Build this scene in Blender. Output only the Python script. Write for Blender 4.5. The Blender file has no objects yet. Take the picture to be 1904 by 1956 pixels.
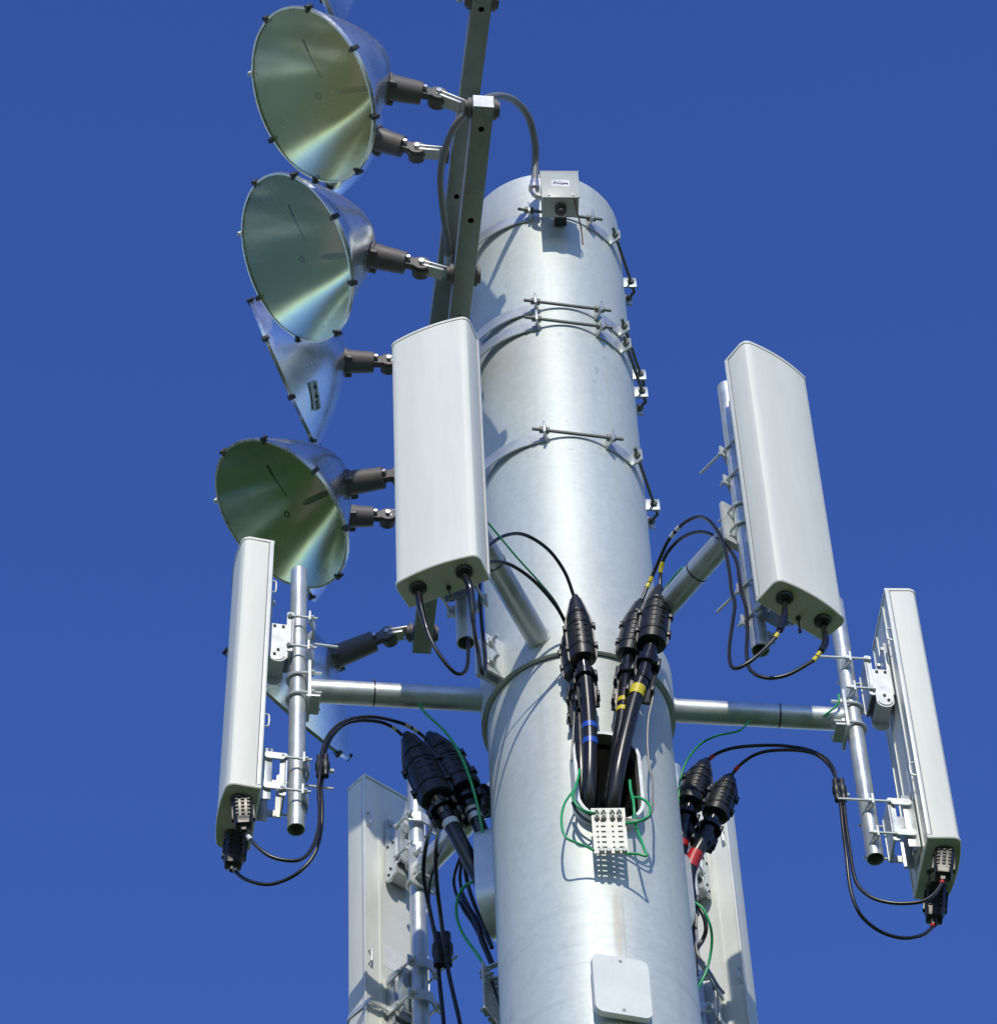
import bpy, bmesh, math, random
from mathutils import Vector, Matrix

random.seed(7)
S = bpy.context.scene
COL = S.collection
RAD = math.radians
V = Vector

# ------------------------------------------------------------------ camera
ELEV, ROLL, FPX = RAD(52.0), RAD(3.0), 7527.0        # measured on a 1904 x 1956 copy of the photograph
CAM = V((-0.2525, -9.5, 1.6))
FWD = V((0, math.cos(ELEV), math.sin(ELEV)))
R0, U0 = V((1, 0, 0)), V((0, -math.sin(ELEV), math.cos(ELEV)))
RGT = R0 * math.cos(ROLL) - U0 * math.sin(ROLL)
UPV = U0 * math.cos(ROLL) + R0 * math.sin(ROLL)
cd = bpy.data.cameras.new("camera")
cam = bpy.data.objects.new("camera", cd)
COL.objects.link(cam)
cam.matrix_world = Matrix(((RGT.x, UPV.x, -FWD.x, CAM.x), (RGT.y, UPV.y, -FWD.y, CAM.y), (RGT.z, UPV.z, -FWD.z, CAM.z), (0, 0, 0, 1)))
cd.sensor_fit, cd.sensor_width, cd.lens = 'HORIZONTAL', 36.0, 36.0 * FPX / 1904.0
cd.clip_start, cd.clip_end = 0.1, 3000
S.camera = cam

# ------------------------------------------------------------------ world, sun, exposure
SUN_EL, SUN_AZ = RAD(31.0), RAD(272.0)               # azimuth counted from +x towards +y
w = bpy.data.worlds.new("World")
S.world = w
w.use_nodes = True
nt = w.node_tree
bg = nt.nodes["Background"]
sky = nt.nodes.new("ShaderNodeTexSky")
sky.sky_type = 'NISHITA'
sky.sun_disc = False
sky.sun_elevation = SUN_EL
sky.sun_rotation = RAD(180.0)
sky.altitude = 300
sky.air_density, sky.dust_density, sky.ozone_density = 1.0, 0.1, 3.0
hsv = nt.nodes.new("ShaderNodeHueSaturation")        # the camera's saturated rendering of a clear sky
hsv.inputs["Hue"].default_value, hsv.inputs["Saturation"].default_value, hsv.inputs["Value"].default_value = 0.523, 1.24, 0.99
nt.links.new(sky.outputs[0], hsv.inputs["Color"])
nt.links.new(hsv.outputs[0], bg.inputs[0])
bg.inputs[1].default_value = 0.15
sd = bpy.data.lights.new("sun", 'SUN')
sd.energy, sd.angle, sd.color = 2.3, RAD(0.5), (1.0, 0.935, 0.79)
sun = bpy.data.objects.new("sun", sd)
COL.objects.link(sun)
sdir = V((math.cos(SUN_AZ) * math.cos(SUN_EL), math.sin(SUN_AZ) * math.cos(SUN_EL), math.sin(SUN_EL)))
sun.rotation_euler = sdir.to_track_quat('Z', 'Y').to_euler()
sun.location = (0, -6, 30)
vs = S.view_settings
vs.view_transform, vs.look, vs.exposure, vs.gamma = 'Standard', 'None', 0.35, 1.0
vs.use_curve_mapping = False
S.cycles.max_bounces, S.cycles.glossy_bounces, S.cycles.transparent_max_bounces = 16, 12, 16


# ------------------------------------------------------------------ from photograph to place
def P(x, y, Y):
    """The point of the vertical plane y = Y that the photograph shows at (x, y)."""
    d = FWD * FPX + RGT * (x - 952.0) + UPV * (978.0 - y)
    return CAM + d * ((Y - CAM.y) / d.y)


def zoomed(x0, y0, s, pts):
    """Points read in an enlarged crop of the photograph."""
    return [P((x0 + a / s) / 1.5462, (y0 + b / s) / 1.5462, Y) for a, b, Y in pts]


# ------------------------------------------------------------------ materials
def nodes_of(m):
    m.use_nodes = True
    t = m.node_tree
    return t, t.nodes["Principled BSDF"]


def mix_rgb(t, fac, a, b, blend='MIX'):
    n = t.nodes.new("ShaderNodeMix")
    n.data_type, n.blend_type = 'RGBA', blend
    for i, v in ((0, fac), (6, a), (7, b)):
        if hasattr(v, "is_linked"):
            t.links.new(v, n.inputs[i])
        elif isinstance(v, (int, float)):
            n.inputs[i].default_value = v
        else:
            n.inputs[i].default_value = (*v, 1) if len(v) == 3 else v
    return n.outputs[2]


def noise_of(t, coord, scale, detail=3, stretch=(1, 1, 1), rough=0.6):
    mp = t.nodes.new("ShaderNodeMapping")
    mp.inputs["Scale"].default_value = stretch
    t.links.new(coord, mp.inputs[0])
    n = t.nodes.new("ShaderNodeTexNoise")
    n.inputs["Scale"].default_value, n.inputs["Detail"].default_value = scale, detail
    n.inputs["Roughness"].default_value = rough
    t.links.new(mp.outputs[0], n.inputs["Vector"])
    return n.outputs["Fac"]


def ramp(t, fac, a, b, lo=0.0, hi=1.0):
    n = t.nodes.new("ShaderNodeMapRange")
    n.inputs[1].default_value, n.inputs[2].default_value = a, b
    n.inputs[3].default_value, n.inputs[4].default_value = lo, hi
    t.links.new(fac, n.inputs[0])
    return n.outputs[0]


def math_n(t, op, a, b=None):
    n = t.nodes.new("ShaderNodeMath")
    n.operation = op
    for i, v in enumerate((a, b)):
        if v is None:
            continue
        if hasattr(v, "is_linked"):
            t.links.new(v, n.inputs[i])
        else:
            n.inputs[i].default_value = v
    return n.outputs[0]


def material(name, col, rough=0.5, metal=0.0, dark=0.8, scale=12.0, fine=120.0, bump=0.0, rvar=0.08, stretch=(1, 1, 1), coat=0.0, spec=0.5):
    """A surface with broad and fine blotches of its own colour and of its gloss."""
    m = bpy.data.materials.new(name)
    t, b = nodes_of(m)
    tc = t.nodes.new("ShaderNodeTexCoord").outputs["Object"]
    n1 = noise_of(t, tc, scale, 4, stretch)
    n2 = noise_of(t, tc, fine, 2, stretch)
    f = math_n(t, 'ADD', math_n(t, 'MULTIPLY', n1, 0.65), math_n(t, 'MULTIPLY', n2, 0.35))
    c = mix_rgb(t, ramp(t, f, 0.35, 0.65), tuple(v * dark for v in col), col)
    t.links.new(c, b.inputs["Base Color"])
    t.links.new(ramp(t, n1, 0.3, 0.7, rough - rvar, rough + rvar), b.inputs["Roughness"])
    b.inputs["Metallic"].default_value = metal
    b.inputs["Specular IOR Level"].default_value = spec
    b.inputs["Coat Weight"].default_value = coat
    if bump:
        bn = t.nodes.new("ShaderNodeBump")
        bn.inputs["Strength"].default_value, bn.inputs["Distance"].default_value = bump, 0.002
        t.links.new(n2, bn.inputs["Height"])
        t.links.new(bn.outputs[0], b.inputs["Normal"])
    return m


def pole_material():
    m = bpy.data.materials.new("galvanised_pole")
    t, b = nodes_of(m)
    tc = t.nodes.new("ShaderNodeTexCoord").outputs["Object"]
    sep = t.nodes.new("ShaderNodeSeparateXYZ")
    t.links.new(tc, sep.inputs[0])
    x, y, z = sep.outputs
    ang = math_n(t, 'ARCTAN2', x, math_n(t, 'MULTIPLY', y, -1.0))
    big = noise_of(t, tc, 4.5, 5, (1, 1, 0.5))
    mid = noise_of(t, tc, 22, 4, (1, 1, 1.6))
    vor = t.nodes.new("ShaderNodeTexVoronoi")
    vor.inputs["Scale"].default_value = 70
    t.links.new(tc, vor.inputs["Vector"])
    spang = vor.outputs["Color"]
    sx = t.nodes.new("ShaderNodeSeparateColor")
    t.links.new(spang, sx.inputs[0])
    f = math_n(t, 'ADD', math_n(t, 'MULTIPLY', big, 0.5), math_n(t, 'MULTIPLY', mid, 0.35))
    f = math_n(t, 'ADD', f, math_n(t, 'MULTIPLY', sx.outputs[0], 0.15))
    c = mix_rgb(t, ramp(t, f, 0.36, 0.64), (0.535, 0.58, 0.555), (0.615, 0.655, 0.63))

    def band(a0, width, z0, z1, amount, col, c):
        d = math_n(t, 'ABSOLUTE', math_n(t, 'SUBTRACT', ang, a0))
        wob = math_n(t, 'ADD', d, ramp(t, noise_of(t, tc, 9, 3, (1, 1, 0.2)), 0.3, 0.7, -width * 0.6, width * 0.6))
        k = ramp(t, wob, 0.0, width, 1.0, 0.0)
        k = math_n(t, 'MULTIPLY', k, ramp(t, z, z0, z0 + 0.25))
        k = math_n(t, 'MULTIPLY', k, ramp(t, z, z1 - 0.05, z1, 1.0, 0.0))
        return mix_rgb(t, math_n(t, 'MULTIPLY', k, amount), c, col)
    c = band(RAD(12.5), 0.05, 10.75, 11.26, 0.5, (0.46, 0.37, 0.25), c)      # rust run under the entry port
    c = band(RAD(16.0), 0.02, 10.4, 11.24, 0.35, (0.36, 0.29, 0.2), c)
    c = band(RAD(39.0), 0.014, 13.2, 15.0, 0.5, (0.62, 0.57, 0.44), c)        # weld seam of the top section
    # scuffed rings low on the pole
    rz = noise_of(t, tc, 5, 3, (0.5, 0.5, 7))
    k = math_n(t, 'MULTIPLY', ramp(t, z, 10.6, 10.9), ramp(t, z, 11.0, 11.3, 1.0, 0.0))
    k = math_n(t, 'MULTIPLY', k, ramp(t, rz, 0.5, 0.68))
    c = mix_rgb(t, math_n(t, 'MULTIPLY', k, 0.45), c, (0.36, 0.39, 0.42))
    # small dark specks
    sp = noise_of(t, tc, 16, 2, (1, 1, 1))
    c = mix_rgb(t, ramp(t, sp, 0.70, 0.78, 0.0, 0.5), c, (0.30, 0.33, 0.36))
    st = noise_of(t, tc, 26, 3, (1, 1, 0.04))
    c = mix_rgb(t, math_n(t, 'MULTIPLY', ramp(t, st, 0.56, 0.72), ramp(t, big, 0.4, 0.6, 0.0, 0.28)), c, (0.42, 0.45, 0.45))   # run marks
    sc = noise_of(t, tc, 30, 2, (1, 1, 9))
    c = mix_rgb(t, ramp(t, sc, 0.72, 0.76, 0.0, 0.22), c, (0.38, 0.41, 0.42))                                                # fine scratches round the tube
    t.links.new(c, b.inputs["Base Color"])
    b.inputs["Metallic"].default_value = 0.3
    b.inputs["Specular IOR Level"].default_value = 0.35
    r = math_n(t, 'ADD', math_n(t, 'MULTIPLY', mid, 0.2), 0.40)
    r = math_n(t, 'ADD', r, math_n(t, 'MULTIPLY', sx.outputs[1], 0.05))
    t.links.new(r, b.inputs["Roughness"])
    bn = t.nodes.new("ShaderNodeBump")
    bn.inputs["Strength"].default_value, bn.inputs["Distance"].default_value = 0.12, 0.002
    t.links.new(mid, bn.inputs["Height"])
    t.links.new(bn.outputs[0], b.inputs["Normal"])
    return m


def lens_material():
    m = bpy.data.materials.new("lamp_glass")
    m.use_nodes = True
    t = m.node_tree
    t.nodes.remove(t.nodes["Principled BSDF"])
    out = t.nodes["Material Output"]
    tr = t.nodes.new("ShaderNodeBsdfTransparent")
    tr.inputs[0].default_value = (0.93, 0.97, 0.94, 1)
    gl = t.nodes.new("ShaderNodeBsdfGlossy")
    gl.inputs["Roughness"].default_value = 0.06
    fr = t.nodes.new("ShaderNodeFresnel")
    # a thin pane reflects alike from both sides
    ge = t.nodes.new("ShaderNodeNewGeometry")
    t.links.new(ramp(t, ge.outputs["Backfacing"], 0, 1, 1.5, 1 / 1.5), fr.inputs[0])
    tc = t.nodes.new("ShaderNodeTexCoord").outputs["Object"]
    wv = t.nodes.new("ShaderNodeTexWave")               # pressed ribs and dust
    wv.bands_direction = 'Y'
    wv.inputs["Scale"].default_value, wv.inputs["Distortion"].default_value = 22, 0.4
    t.links.new(tc, wv.inputs["Vector"])
    du = noise_of(t, tc, 7, 4)
    k = math_n(t, 'MULTIPLY', ramp(t, wv.outputs["Fac"], 0, 1, 0.86, 1.0), ramp(t, du, 0.3, 0.7, 0.9, 1.0))
    t.links.new(mix_rgb(t, k, (0.58, 0.66, 0.54), (0.86, 0.93, 0.81)), tr.inputs[0])
    mx = t.nodes.new("ShaderNodeMixShader")
    t.links.new(fr.outputs[0], mx.inputs[0])
    t.links.new(tr.outputs[0], mx.inputs[1])
    t.links.new(gl.outputs[0], mx.inputs[2])
    t.links.new(mx.outputs[0], out.inputs[0])
    return m


M = {
    'pole': pole_material(),
    'galv': material("galvanised_steel", (0.62, 0.66, 0.66), 0.42, 0.6, 0.78, 14, 160, 0.1),
    'rod': material("weathered_threaded_rod", (0.20, 0.21, 0.19), 0.5, 0.5, 0.7, 30, 200, 0.2),
    'galv_dull': material("weathered_steel", (0.34, 0.38, 0.35), 0.5, 0.4, 0.75, 14, 160, 0.15),
    'tinned': material("tinned_copper", (0.55, 0.545, 0.51), 0.5, 0.3, 0.8, 40, 160),
    'zinc': material("zinc_plate", (0.66, 0.69, 0.68), 0.45, 0.45, 0.85, 20, 160, 0.05),
    'radome': material("antenna_radome", (0.765, 0.77, 0.69), 0.45, 0.0, 0.91, 7, 40, 0.0, 0.06, (1, 1, 0.12)),
    'tray': material("antenna_back_tray", (0.78, 0.795, 0.745), 0.45, 0.1, 0.9, 6, 90, 0.0, 0.05),
    'groove': material("painted_shadow_gap", (0.25, 0.26, 0.28), 0.6),  # dark grey stands in for the shadow in a narrow groove
    'reflector': material("spun_aluminium", (0.88, 0.89, 0.89), 0.25, 1.0, 0.96, 6, 80, 0.0, 0.05),
    'shell': material("spun_lamp_shell", (0.80, 0.81, 0.80), 0.27, 0.9, 0.9, 9, 110, 0.1, 0.08),
    'rim': material("lamp_rim_steel", (0.55, 0.56, 0.55), 0.3, 0.9, 0.8, 30, 120),
    'clip': material("dark_clip", (0.06, 0.06, 0.055), 0.5, 0.3),
    'glass': lens_material(),
    'bulb': material("arc_tube", (0.30, 0.33, 0.30), 0.2, 0.2),
    'rust': material("rusty_wire", (0.20, 0.08, 0.04), 0.7),
    'housing': material("bronze_housing_paint", (0.145, 0.13, 0.125), 0.55, 0.1, 0.85, 18, 150, 0.1),
    'gloss': material("glossy_black_sleeve", (0.012, 0.012, 0.013), 0.16, 0.0, 0.8, 20, 200, 0.0, 0.04),
    'rubber': material("black_cable_jacket", (0.014, 0.014, 0.016), 0.3, 0.0, 0.8, 20, 200, 0.0, 0.06),
    'boot': material("black_boot_plastic", (0.016, 0.017, 0.018), 0.4, 0.0, 0.7, 20, 150, 0.05, 0.06),
    'conduit': material("grey_conduit", (0.20, 0.21, 0.21), 0.45, 0.0, 0.85, 20, 150),
    'green': material("green_wire_jacket", (0.03, 0.42, 0.14), 0.35),
    'grey_wire': material("bare_ground_lead", (0.33, 0.31, 0.29), 0.45, 0.3),
    'steelnut': material("bright_connector", (0.66, 0.66, 0.65), 0.34, 0.75, 0.85),
    'box': material("box_paint", (0.46, 0.49, 0.47), 0.5, 0.05, 0.93, 10, 120),
    'white': material("white_sticker", (0.82, 0.83, 0.86), 0.4),
    'ink': material("navy_print", (0.03, 0.035, 0.12), 0.5),
    'black': material("black_print", (0.02, 0.025, 0.025), 0.6),
    'tag': material("pale_tag", (0.55, 0.58, 0.55), 0.5),
    'blue': material("blue_tape", (0.02, 0.10, 0.55), 0.35),
    'yellow': material("yellow_tape", (0.72, 0.60, 0.03), 0.4),
    'red': material("red_tape", (0.55, 0.02, 0.025), 0.4),
    'white_tape': material("white_tape", (0.78, 0.78, 0.80), 0.4),
    'hole': material("painted_hole_dark", (0.004, 0.004, 0.004), 0.9, spec=0.05),  # near-black colour stands in for the unlit inside of holes
}


# ------------------------------------------------------------------ mesh helpers
def smooth(pts, n=6):
    """Catmull-Rom through the points."""
    pts = [V(p) for p in pts]
    q = [pts[0] * 2 - pts[1]] + pts + [pts[-1] * 2 - pts[-2]]
    out = []
    for i in range(1, len(q) - 2):
        a, b, c, d = q[i - 1], q[i], q[i + 1], q[i + 2]
        for k in range(n):
            u = k / n
            out.append(0.5 * ((2 * b) + (c - a) * u + (2 * a - 5 * b + 4 * c - d) * u * u + (3 * b - a - 3 * c + d) * u ** 3))
    out.append(pts[-1])
    return out


def frames(pts):
    ts = []
    for i in range(len(pts)):
        a, b = pts[max(0, i - 1)], pts[min(len(pts) - 1, i + 1)]
        ts.append((b - a).normalized())
    u = ts[0].orthogonal().normalized()
    fr = []
    for i, t in enumerate(ts):
        u = (u - t * u.dot(t))
        u = u.normalized() if u.length > 1e-6 else t.orthogonal().normalized()
        fr.append((u, t.cross(u)))
    return fr


def loft(bm, rings, caps=(True, True), closed=True):
    vr = [[bm.verts.new(p) for p in r] for r in rings]
    n = len(rings[0])
    for a, b in zip(vr, vr[1:]):
        for i in range(n if closed else n - 1):
            j = (i + 1) % n
            bm.faces.new((a[i], a[j], b[j], b[i]))
    if caps[0]:
        bm.faces.new(list(reversed(vr[0])))
    if caps[1]:
        bm.faces.new(vr[-1])
    return vr


def tube(bm, pts, r, n=10, caps=(True, True)):
    pts = [V(p) for p in pts]
    rs = r if isinstance(r, (list, tuple)) else [r] * len(pts)
    rings = []
    for p, (u, v), rr in zip(pts, frames(pts), rs):
        rings.append([p + (u * math.cos(2 * math.pi * k / n) + v * math.sin(2 * math.pi * k / n)) * rr for k in range(n)])
    loft(bm, rings, caps)


def hollow(bm, p0, p1, r, ri, n=28):
    p0, p1 = V(p0), V(p1)
    d = (p1 - p0).normalized()
    u = d.orthogonal().normalized()
    v = d.cross(u)

    def ring(p, rr):
        return [p + (u * math.cos(2 * math.pi * k / n) + v * math.sin(2 * math.pi * k / n)) * rr for k in range(n)]
    loft(bm, [ring(p0, ri), ring(p0, r), ring(p1, r), ring(p1, ri), ring(p0, ri)], (False, False))


def box(bm, c, size, X=None, Y=None, Z=None, bevel=0.0):
    """A box of the full sizes given, along the axes given."""
    X, Y, Z = V(X or (1, 0, 0)), V(Y or (0, 1, 0)), V(Z or (0, 0, 1))
    c = V(c)
    vs_ = []
    for sx, sy, sz in ((-1, -1, -1), (1, -1, -1), (1, 1, -1), (-1, 1, -1), (-1, -1, 1), (1, -1, 1), (1, 1, 1), (-1, 1, 1)):
        vs_.append(bm.verts.new(c + X * (sx * size[0] / 2) + Y * (sy * size[1] / 2) + Z * (sz * size[2] / 2)))
    fs = [bm.faces.new([vs_[i] for i in f]) for f in ((3, 2, 1, 0), (4, 5, 6, 7), (0, 1, 5, 4), (1, 2, 6, 5), (2, 3, 7, 6), (3, 0, 4, 7))]
    if bevel:
        es = list({e for f in fs for e in f.edges})
        bmesh.ops.bevel(bm, geom=es, offset=bevel, segments=2, affect='EDGES', profile=0.5)


def prism(bm, outline, o, X, Y, N, h):
    """Extrude a 2-D outline (in X, Y from o) by h along N."""
    o, X, Y, N = V(o), V(X), V(Y), V(N)
    a = [o + X * p[0] + Y * p[1] for p in outline]
    loft(bm, [a, [p + N * h for p in a]])


def rounded(wd, ht, r, n=5):
    out = []
    for cx, cy, a0 in ((wd / 2 - r, ht / 2 - r, 0), (-wd / 2 + r, ht / 2 - r, 90), (-wd / 2 + r, -ht / 2 + r, 180), (wd / 2 - r, -ht / 2 + r, 270)):
        for k in range(n + 1):
            a = RAD(a0 + 90 * k / n)
            out.append((cx + r * math.cos(a), cy + r * math.sin(a)))
    return out


def lathe(bm, p0, p1, prof, n=16):
    """prof: (share of the way from p0 to p1, radius)."""
    p0, p1 = V(p0), V(p1)
    d = (p1 - p0)
    u = d.orthogonal().normalized()
    v = d.normalized().cross(u)
    loft(bm, [[p0 + d * s + (u * math.cos(2 * math.pi * k / n) + v * math.sin(2 * math.pi * k / n)) * r for k in range(n)] for s, r in prof])


def nut(bm, c, axis, r=0.012, h=0.01):
    c, axis = V(c), V(axis).normalized()
    tube(bm, [c - axis * h / 2, c + axis * h / 2], r, 6)


def new(name, bm, m, angle=35, mtx=None):
    if mtx is not None:
        bm.transform(mtx)
    bmesh.ops.recalc_face_normals(bm, faces=bm.faces)
    me = bpy.data.meshes.new(name)
    bm.to_mesh(me)
    bm.free()
    me.materials.append(M[m] if isinstance(m, str) else m)
    for p in me.polygons:
        p.use_smooth = True
    me.set_sharp_from_angle(angle=RAD(angle))
    o = bpy.data.objects.new(name, me)
    COL.objects.link(o)
    return o


def tag(o, label, cat, group=None):
    o['label'], o['category'] = label, cat
    if group:
        o['group'] = group
    return o


def thing(name, label, cat, loc=(0, 0, 0), rotz=0.0, group=None):
    o = bpy.data.objects.new(name, None)
    COL.objects.link(o)
    o.location, o.rotation_euler = loc, (0, 0, rotz)
    o.empty_display_size = 0.1
    return tag(o, label, cat, group)


def part(name, bm, m, parent, angle=35, world=True, label=None):
    """A part built in world coordinates (or, world=False, in its thing's own)."""
    mtx = None
    if world:
        root = parent
        while root.parent:
            root = root.parent
        mtx = (Matrix.Translation(root.location) @ root.rotation_euler.to_matrix().to_4x4()).inverted()
    o = new(name, bm, m, angle, mtx)
    o.parent = parent
    if label:
        o['label'] = label
    return o


def copy_tree(o, parent=None):
    c = o.copy()
    COL.objects.link(c)
    c.parent = parent
    for ch in [x for x in bpy.data.objects if x.parent == o]:
        copy_tree(ch, c)
    return c


B = bmesh.new


def polar(r, deg, z):
    return V((r * math.cos(RAD(deg)), r * math.sin(RAD(deg)), z))


# ------------------------------------------------------------------ the ground, which lights and is mirrored from below
def ground_material(name, c0, c1, c2):
    m = bpy.data.materials.new(name)
    t, b = nodes_of(m)
    tc = t.nodes.new("ShaderNodeTexCoord").outputs["Object"]
    n1, n2 = noise_of(t, tc, 0.12, 5), noise_of(t, tc, 3.0, 4)
    c = mix_rgb(t, ramp(t, n1, 0.35, 0.65), c0, c1)
    c = mix_rgb(t, ramp(t, n2, 0.4, 0.75, 0.0, 0.6), c, c2)
    t.links.new(c, b.inputs["Base Color"])
    b.inputs["Roughness"].default_value = 0.95
    b.inputs["Specular IOR Level"].default_value = 0.1
    return m


bm = B()
tube(bm, [(0, 0, -0.5), (0, 0, 0)], 900, 96)
g = new("ground", bm, ground_material("mown_grass", (0.044, 0.092, 0.022), (0.066, 0.11, 0.03), (0.085, 0.1, 0.04)))
g['kind'] = 'structure'
bm = B()
loft(bm, [[V((-13 + 5 * math.cos(a), -2 + 16 * math.sin(a), z)) for a in [2 * math.pi * k / 64 for k in range(64)]] for z in (-0.2, 0.004)])
g = new("dirt_path", bm, ground_material("infield_dirt", (0.20, 0.14, 0.085), (0.26, 0.19, 0.12), (0.23, 0.17, 0.12)))
g['kind'] = 'structure'

# a far wood round the field: it shows only as the green in the lamp glasses
rnd = random.Random(3)
bm = B()
rg = []
for k in range(360):
    a = RAD(k)
    h = 9 + 3.0 * math.sin(k * 0.21) + 2.0 * math.sin(k * 0.57 + 1) + rnd.uniform(-1.6, 1.6)
    r0 = 85 + rnd.uniform(-3, 3)
    cs, sn = math.cos(a), math.sin(a)
    rg.append([V((cs * (r0 - 3), sn * (r0 - 3), -0.2)), V((cs * (r0 - 4), sn * (r0 - 4), h * 0.45)), V((cs * r0, sn * r0, h * 0.85)), V((cs * (r0 + 4), sn * (r0 + 4), h)), V((cs * (r0 + 9), sn * (r0 + 9), h * 0.8)), V((cs * (r0 + 10), sn * (r0 + 10), -0.2))])
rg.append(rg[0])
loft(bm, rg, (False, False))
wood = new("treeline", bm, ground_material("wood_foliage", (0.022, 0.055, 0.014), (0.045, 0.085, 0.022), (0.03, 0.06, 0.02)), 80)
wood['kind'] = 'stuff'

# ------------------------------------------------------------------ the monopole
RU, RL, ARM_Z = 0.325, 0.335, 12.58
mono = thing("monopole", "tall galvanised steel monopole carrying the floodlights and panel antennas", "pole")
bm = B()
n = 160
loft(bm, [[polar(r, 360 * k / n, z) for k in range(n)] for z, r in ((12.46, RU - 0.02), (12.46, RU), (14.2, RU), (15.655, RU), (15.66, RU - 0.006), (15.66, RU - 0.02))], (False, False))
loft(bm, [[polar(r, 360 * k / n, z) for k in range(n)] for z, r in ((15.655, 0.0005), (15.655, RU - 0.019))], (False, False))
part("top_section", bm, 'pole', mono, 30)
bm = B()
loft(bm, [[polar(r, 360 * k / n, z) for k in range(n)] for z, r in ((-0.3, 0.42), (10.0, RL + 0.003), (12.47, RL))], (False, True))
part("lower_section", bm, 'pole', mono, 30)


def port(az):
    """An oblong cable entry: a welded frame that stands off the pole round a plate painted black as its dark inside."""
    N, T, Z = polar(1, az, 0), polar(1, az + 90, 0), V((0, 0, 1))
    bm = B()
    out_, in_ = rounded(0.24, 0.46, 0.115, 8), rounded(0.216, 0.436, 0.103, 8)
    zc = 11.765

    def ring(o, d):
        return [N * d + T * p[0] + Z * (zc + p[1]) for p in o]
    loft(bm, [ring(out_, 0.30), ring(out_, 0.385), ring(in_, 0.385), ring(in_, 0.30)], (False, False))
    fr = part("entry_port", bm, 'zinc', mono, 40)
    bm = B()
    prism(bm, rounded(0.222, 0.442, 0.105, 8), N * 0.31 + Z * zc, T, Z, N, 0.0285)  # black plate: the port's unlit depth put into its colour
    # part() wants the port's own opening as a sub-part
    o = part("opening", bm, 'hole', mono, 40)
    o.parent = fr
    return fr


for az in (282, 162, 42):
    port(az)

# collar that clamps the six arms to the pole
col_ = thing("mounting_collar", "galvanised ring collar clamped round the monopole where the six arms meet", "pole collar", (0, 0, ARM_Z))
bm = B()
loft(bm, [[polar(r, 360 * k / n, z) for k in range(n)] for z, r in ((12.473, 0.337), (12.473, 0.356), (12.685, 0.356), (12.685, 0.327), (12.473, 0.327))], (False, False))
part("collar_band", bm, 'pole', col_, 30)
for az in (218, 98):
    T, N = polar(1, az + 90, 0), polar(1, az, 0)
    bm = B()
    for s in (-1, 1):
        box(bm, N * 0.395 + T * (s * 0.019) + V((0, 0, ARM_Z)), (0.105, 0.012, 0.205), N, T, (0, 0, 1), 0.002)
    fl = part("bolted_flange", bm, 'zinc', col_)
    bm = B()
    for dz in (-0.055, 0.055):
        c = N * 0.412 + V((0, 0, ARM_Z + dz))
        tube(bm, [c - T * 0.055, c + T * 0.075], 0.008, 8)
        nut(bm, c + T * 0.036, T, 0.016, 0.016)
        nut(bm, c - T * 0.034, T, 0.016, 0.016)
        tube(bm, [c + T * 0.026, c + T * 0.03], 0.02, 14)
    o = part("bolt", bm, 'zinc', col_)
    o.parent = fl

# ------------------------------------------------------------------ six arms with their mount pipes
ARMS = (8, 68, 128, 188, 248, 308)
ARM_LABEL = {
    8: "galvanised arm and mount pipe reaching right to the antenna at the right edge",
    68: "galvanised arm and mount pipe mostly hidden behind the pole at lower right",
    128: "galvanised arm and mount pipe at lower left behind the hanging black cables",
    188: "galvanised arm and mount pipe reaching left, its pipe end open below",
    248: "galvanised arm and mount pipe behind the broad front antenna",
    308: "galvanised arm rising right from the pole to the tall tilted antenna at upper right",
}
arm = thing("antenna_mount", ARM_LABEL[8], "mount arm", (0, 0, ARM_Z), 0, "antenna mounts round the collar")
bm = B()
tube(bm, [(0.357, 0, 0), (0.985, 0, 0)], 0.045, 32)
part("arm_pipe", bm, 'galv', arm, 30, False)
bm = B()
tube(bm, [(0.747, 0, 0), (0.752, 0, 0)], 0.0468, 24)
box(bm, (0.75, 0.02, 0.05), (0.008, 0.012, 0.012))
part("cable_tie", bm, 'rubber', arm, 30, False)
bm = B()
tube(bm, [(0.352, 0, 0), (0.361, 0, 0)], 0.049, 32)
part("weld_collar", bm, 'galv', arm, 30, False)
bm = B()
prism(bm, rounded(0.13, 0.22, 0.015), (0.985, 0, 0), (0, 1, 0), (0, 0, 1), (1, 0, 0), 0.01)
box(bm, (0.975, 0.0, -0.075), (0.05, 0.09, 0.008))
part("end_plate", bm, 'zinc', arm, 30, False)
bm = B()
hollow(bm, (1.03, 0, -0.752), (1.03, 0, 0.69), 0.0315, 0.0275)
mp = part("mount_pipe", bm, 'galv', arm, 30, False)
bm = B()
tube(bm, [(1.03, 0, -0.66), (1.03, 0, -0.65)], 0.0274, 20)  # black discs, the dark inside of the open pipe put into colour
tube(bm, [(1.03, 0, 0.66), (1.03, 0, 0.683)], 0.0274, 20)
o = part("pipe_dark_disc", bm, 'hole', mp, 30, False)
for dz in (-0.055, 0.055):
    bm = B()
    path = [V((0.945, -0.039, dz)), V((1.03, -0.039, dz))] + [V((1.03 + 0.039 * math.sin(RAD(a)), -0.039 * math.cos(RAD(a)), dz)) for a in range(15, 180, 15)] + [V((1.03, 0.039, dz)), V((0.945, 0.039, dz))]
    tube(bm, path, 0.0065, 8)
    for s in (-1, 1):
        nut(bm, (0.978, s * 0.039, dz), (1, 0, 0), 0.013, 0.012)
    part("u_bolt", bm, 'zinc', arm, 40, False)
arms = {8: arm}
for az in ARMS[1:]:
    arms[az] = copy_tree(arm)
for az, o in arms.items():
    o.rotation_euler = (0, 0, RAD(306.6 if az == 308 else az))
    o['label'] = ARM_LABEL[az]

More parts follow.
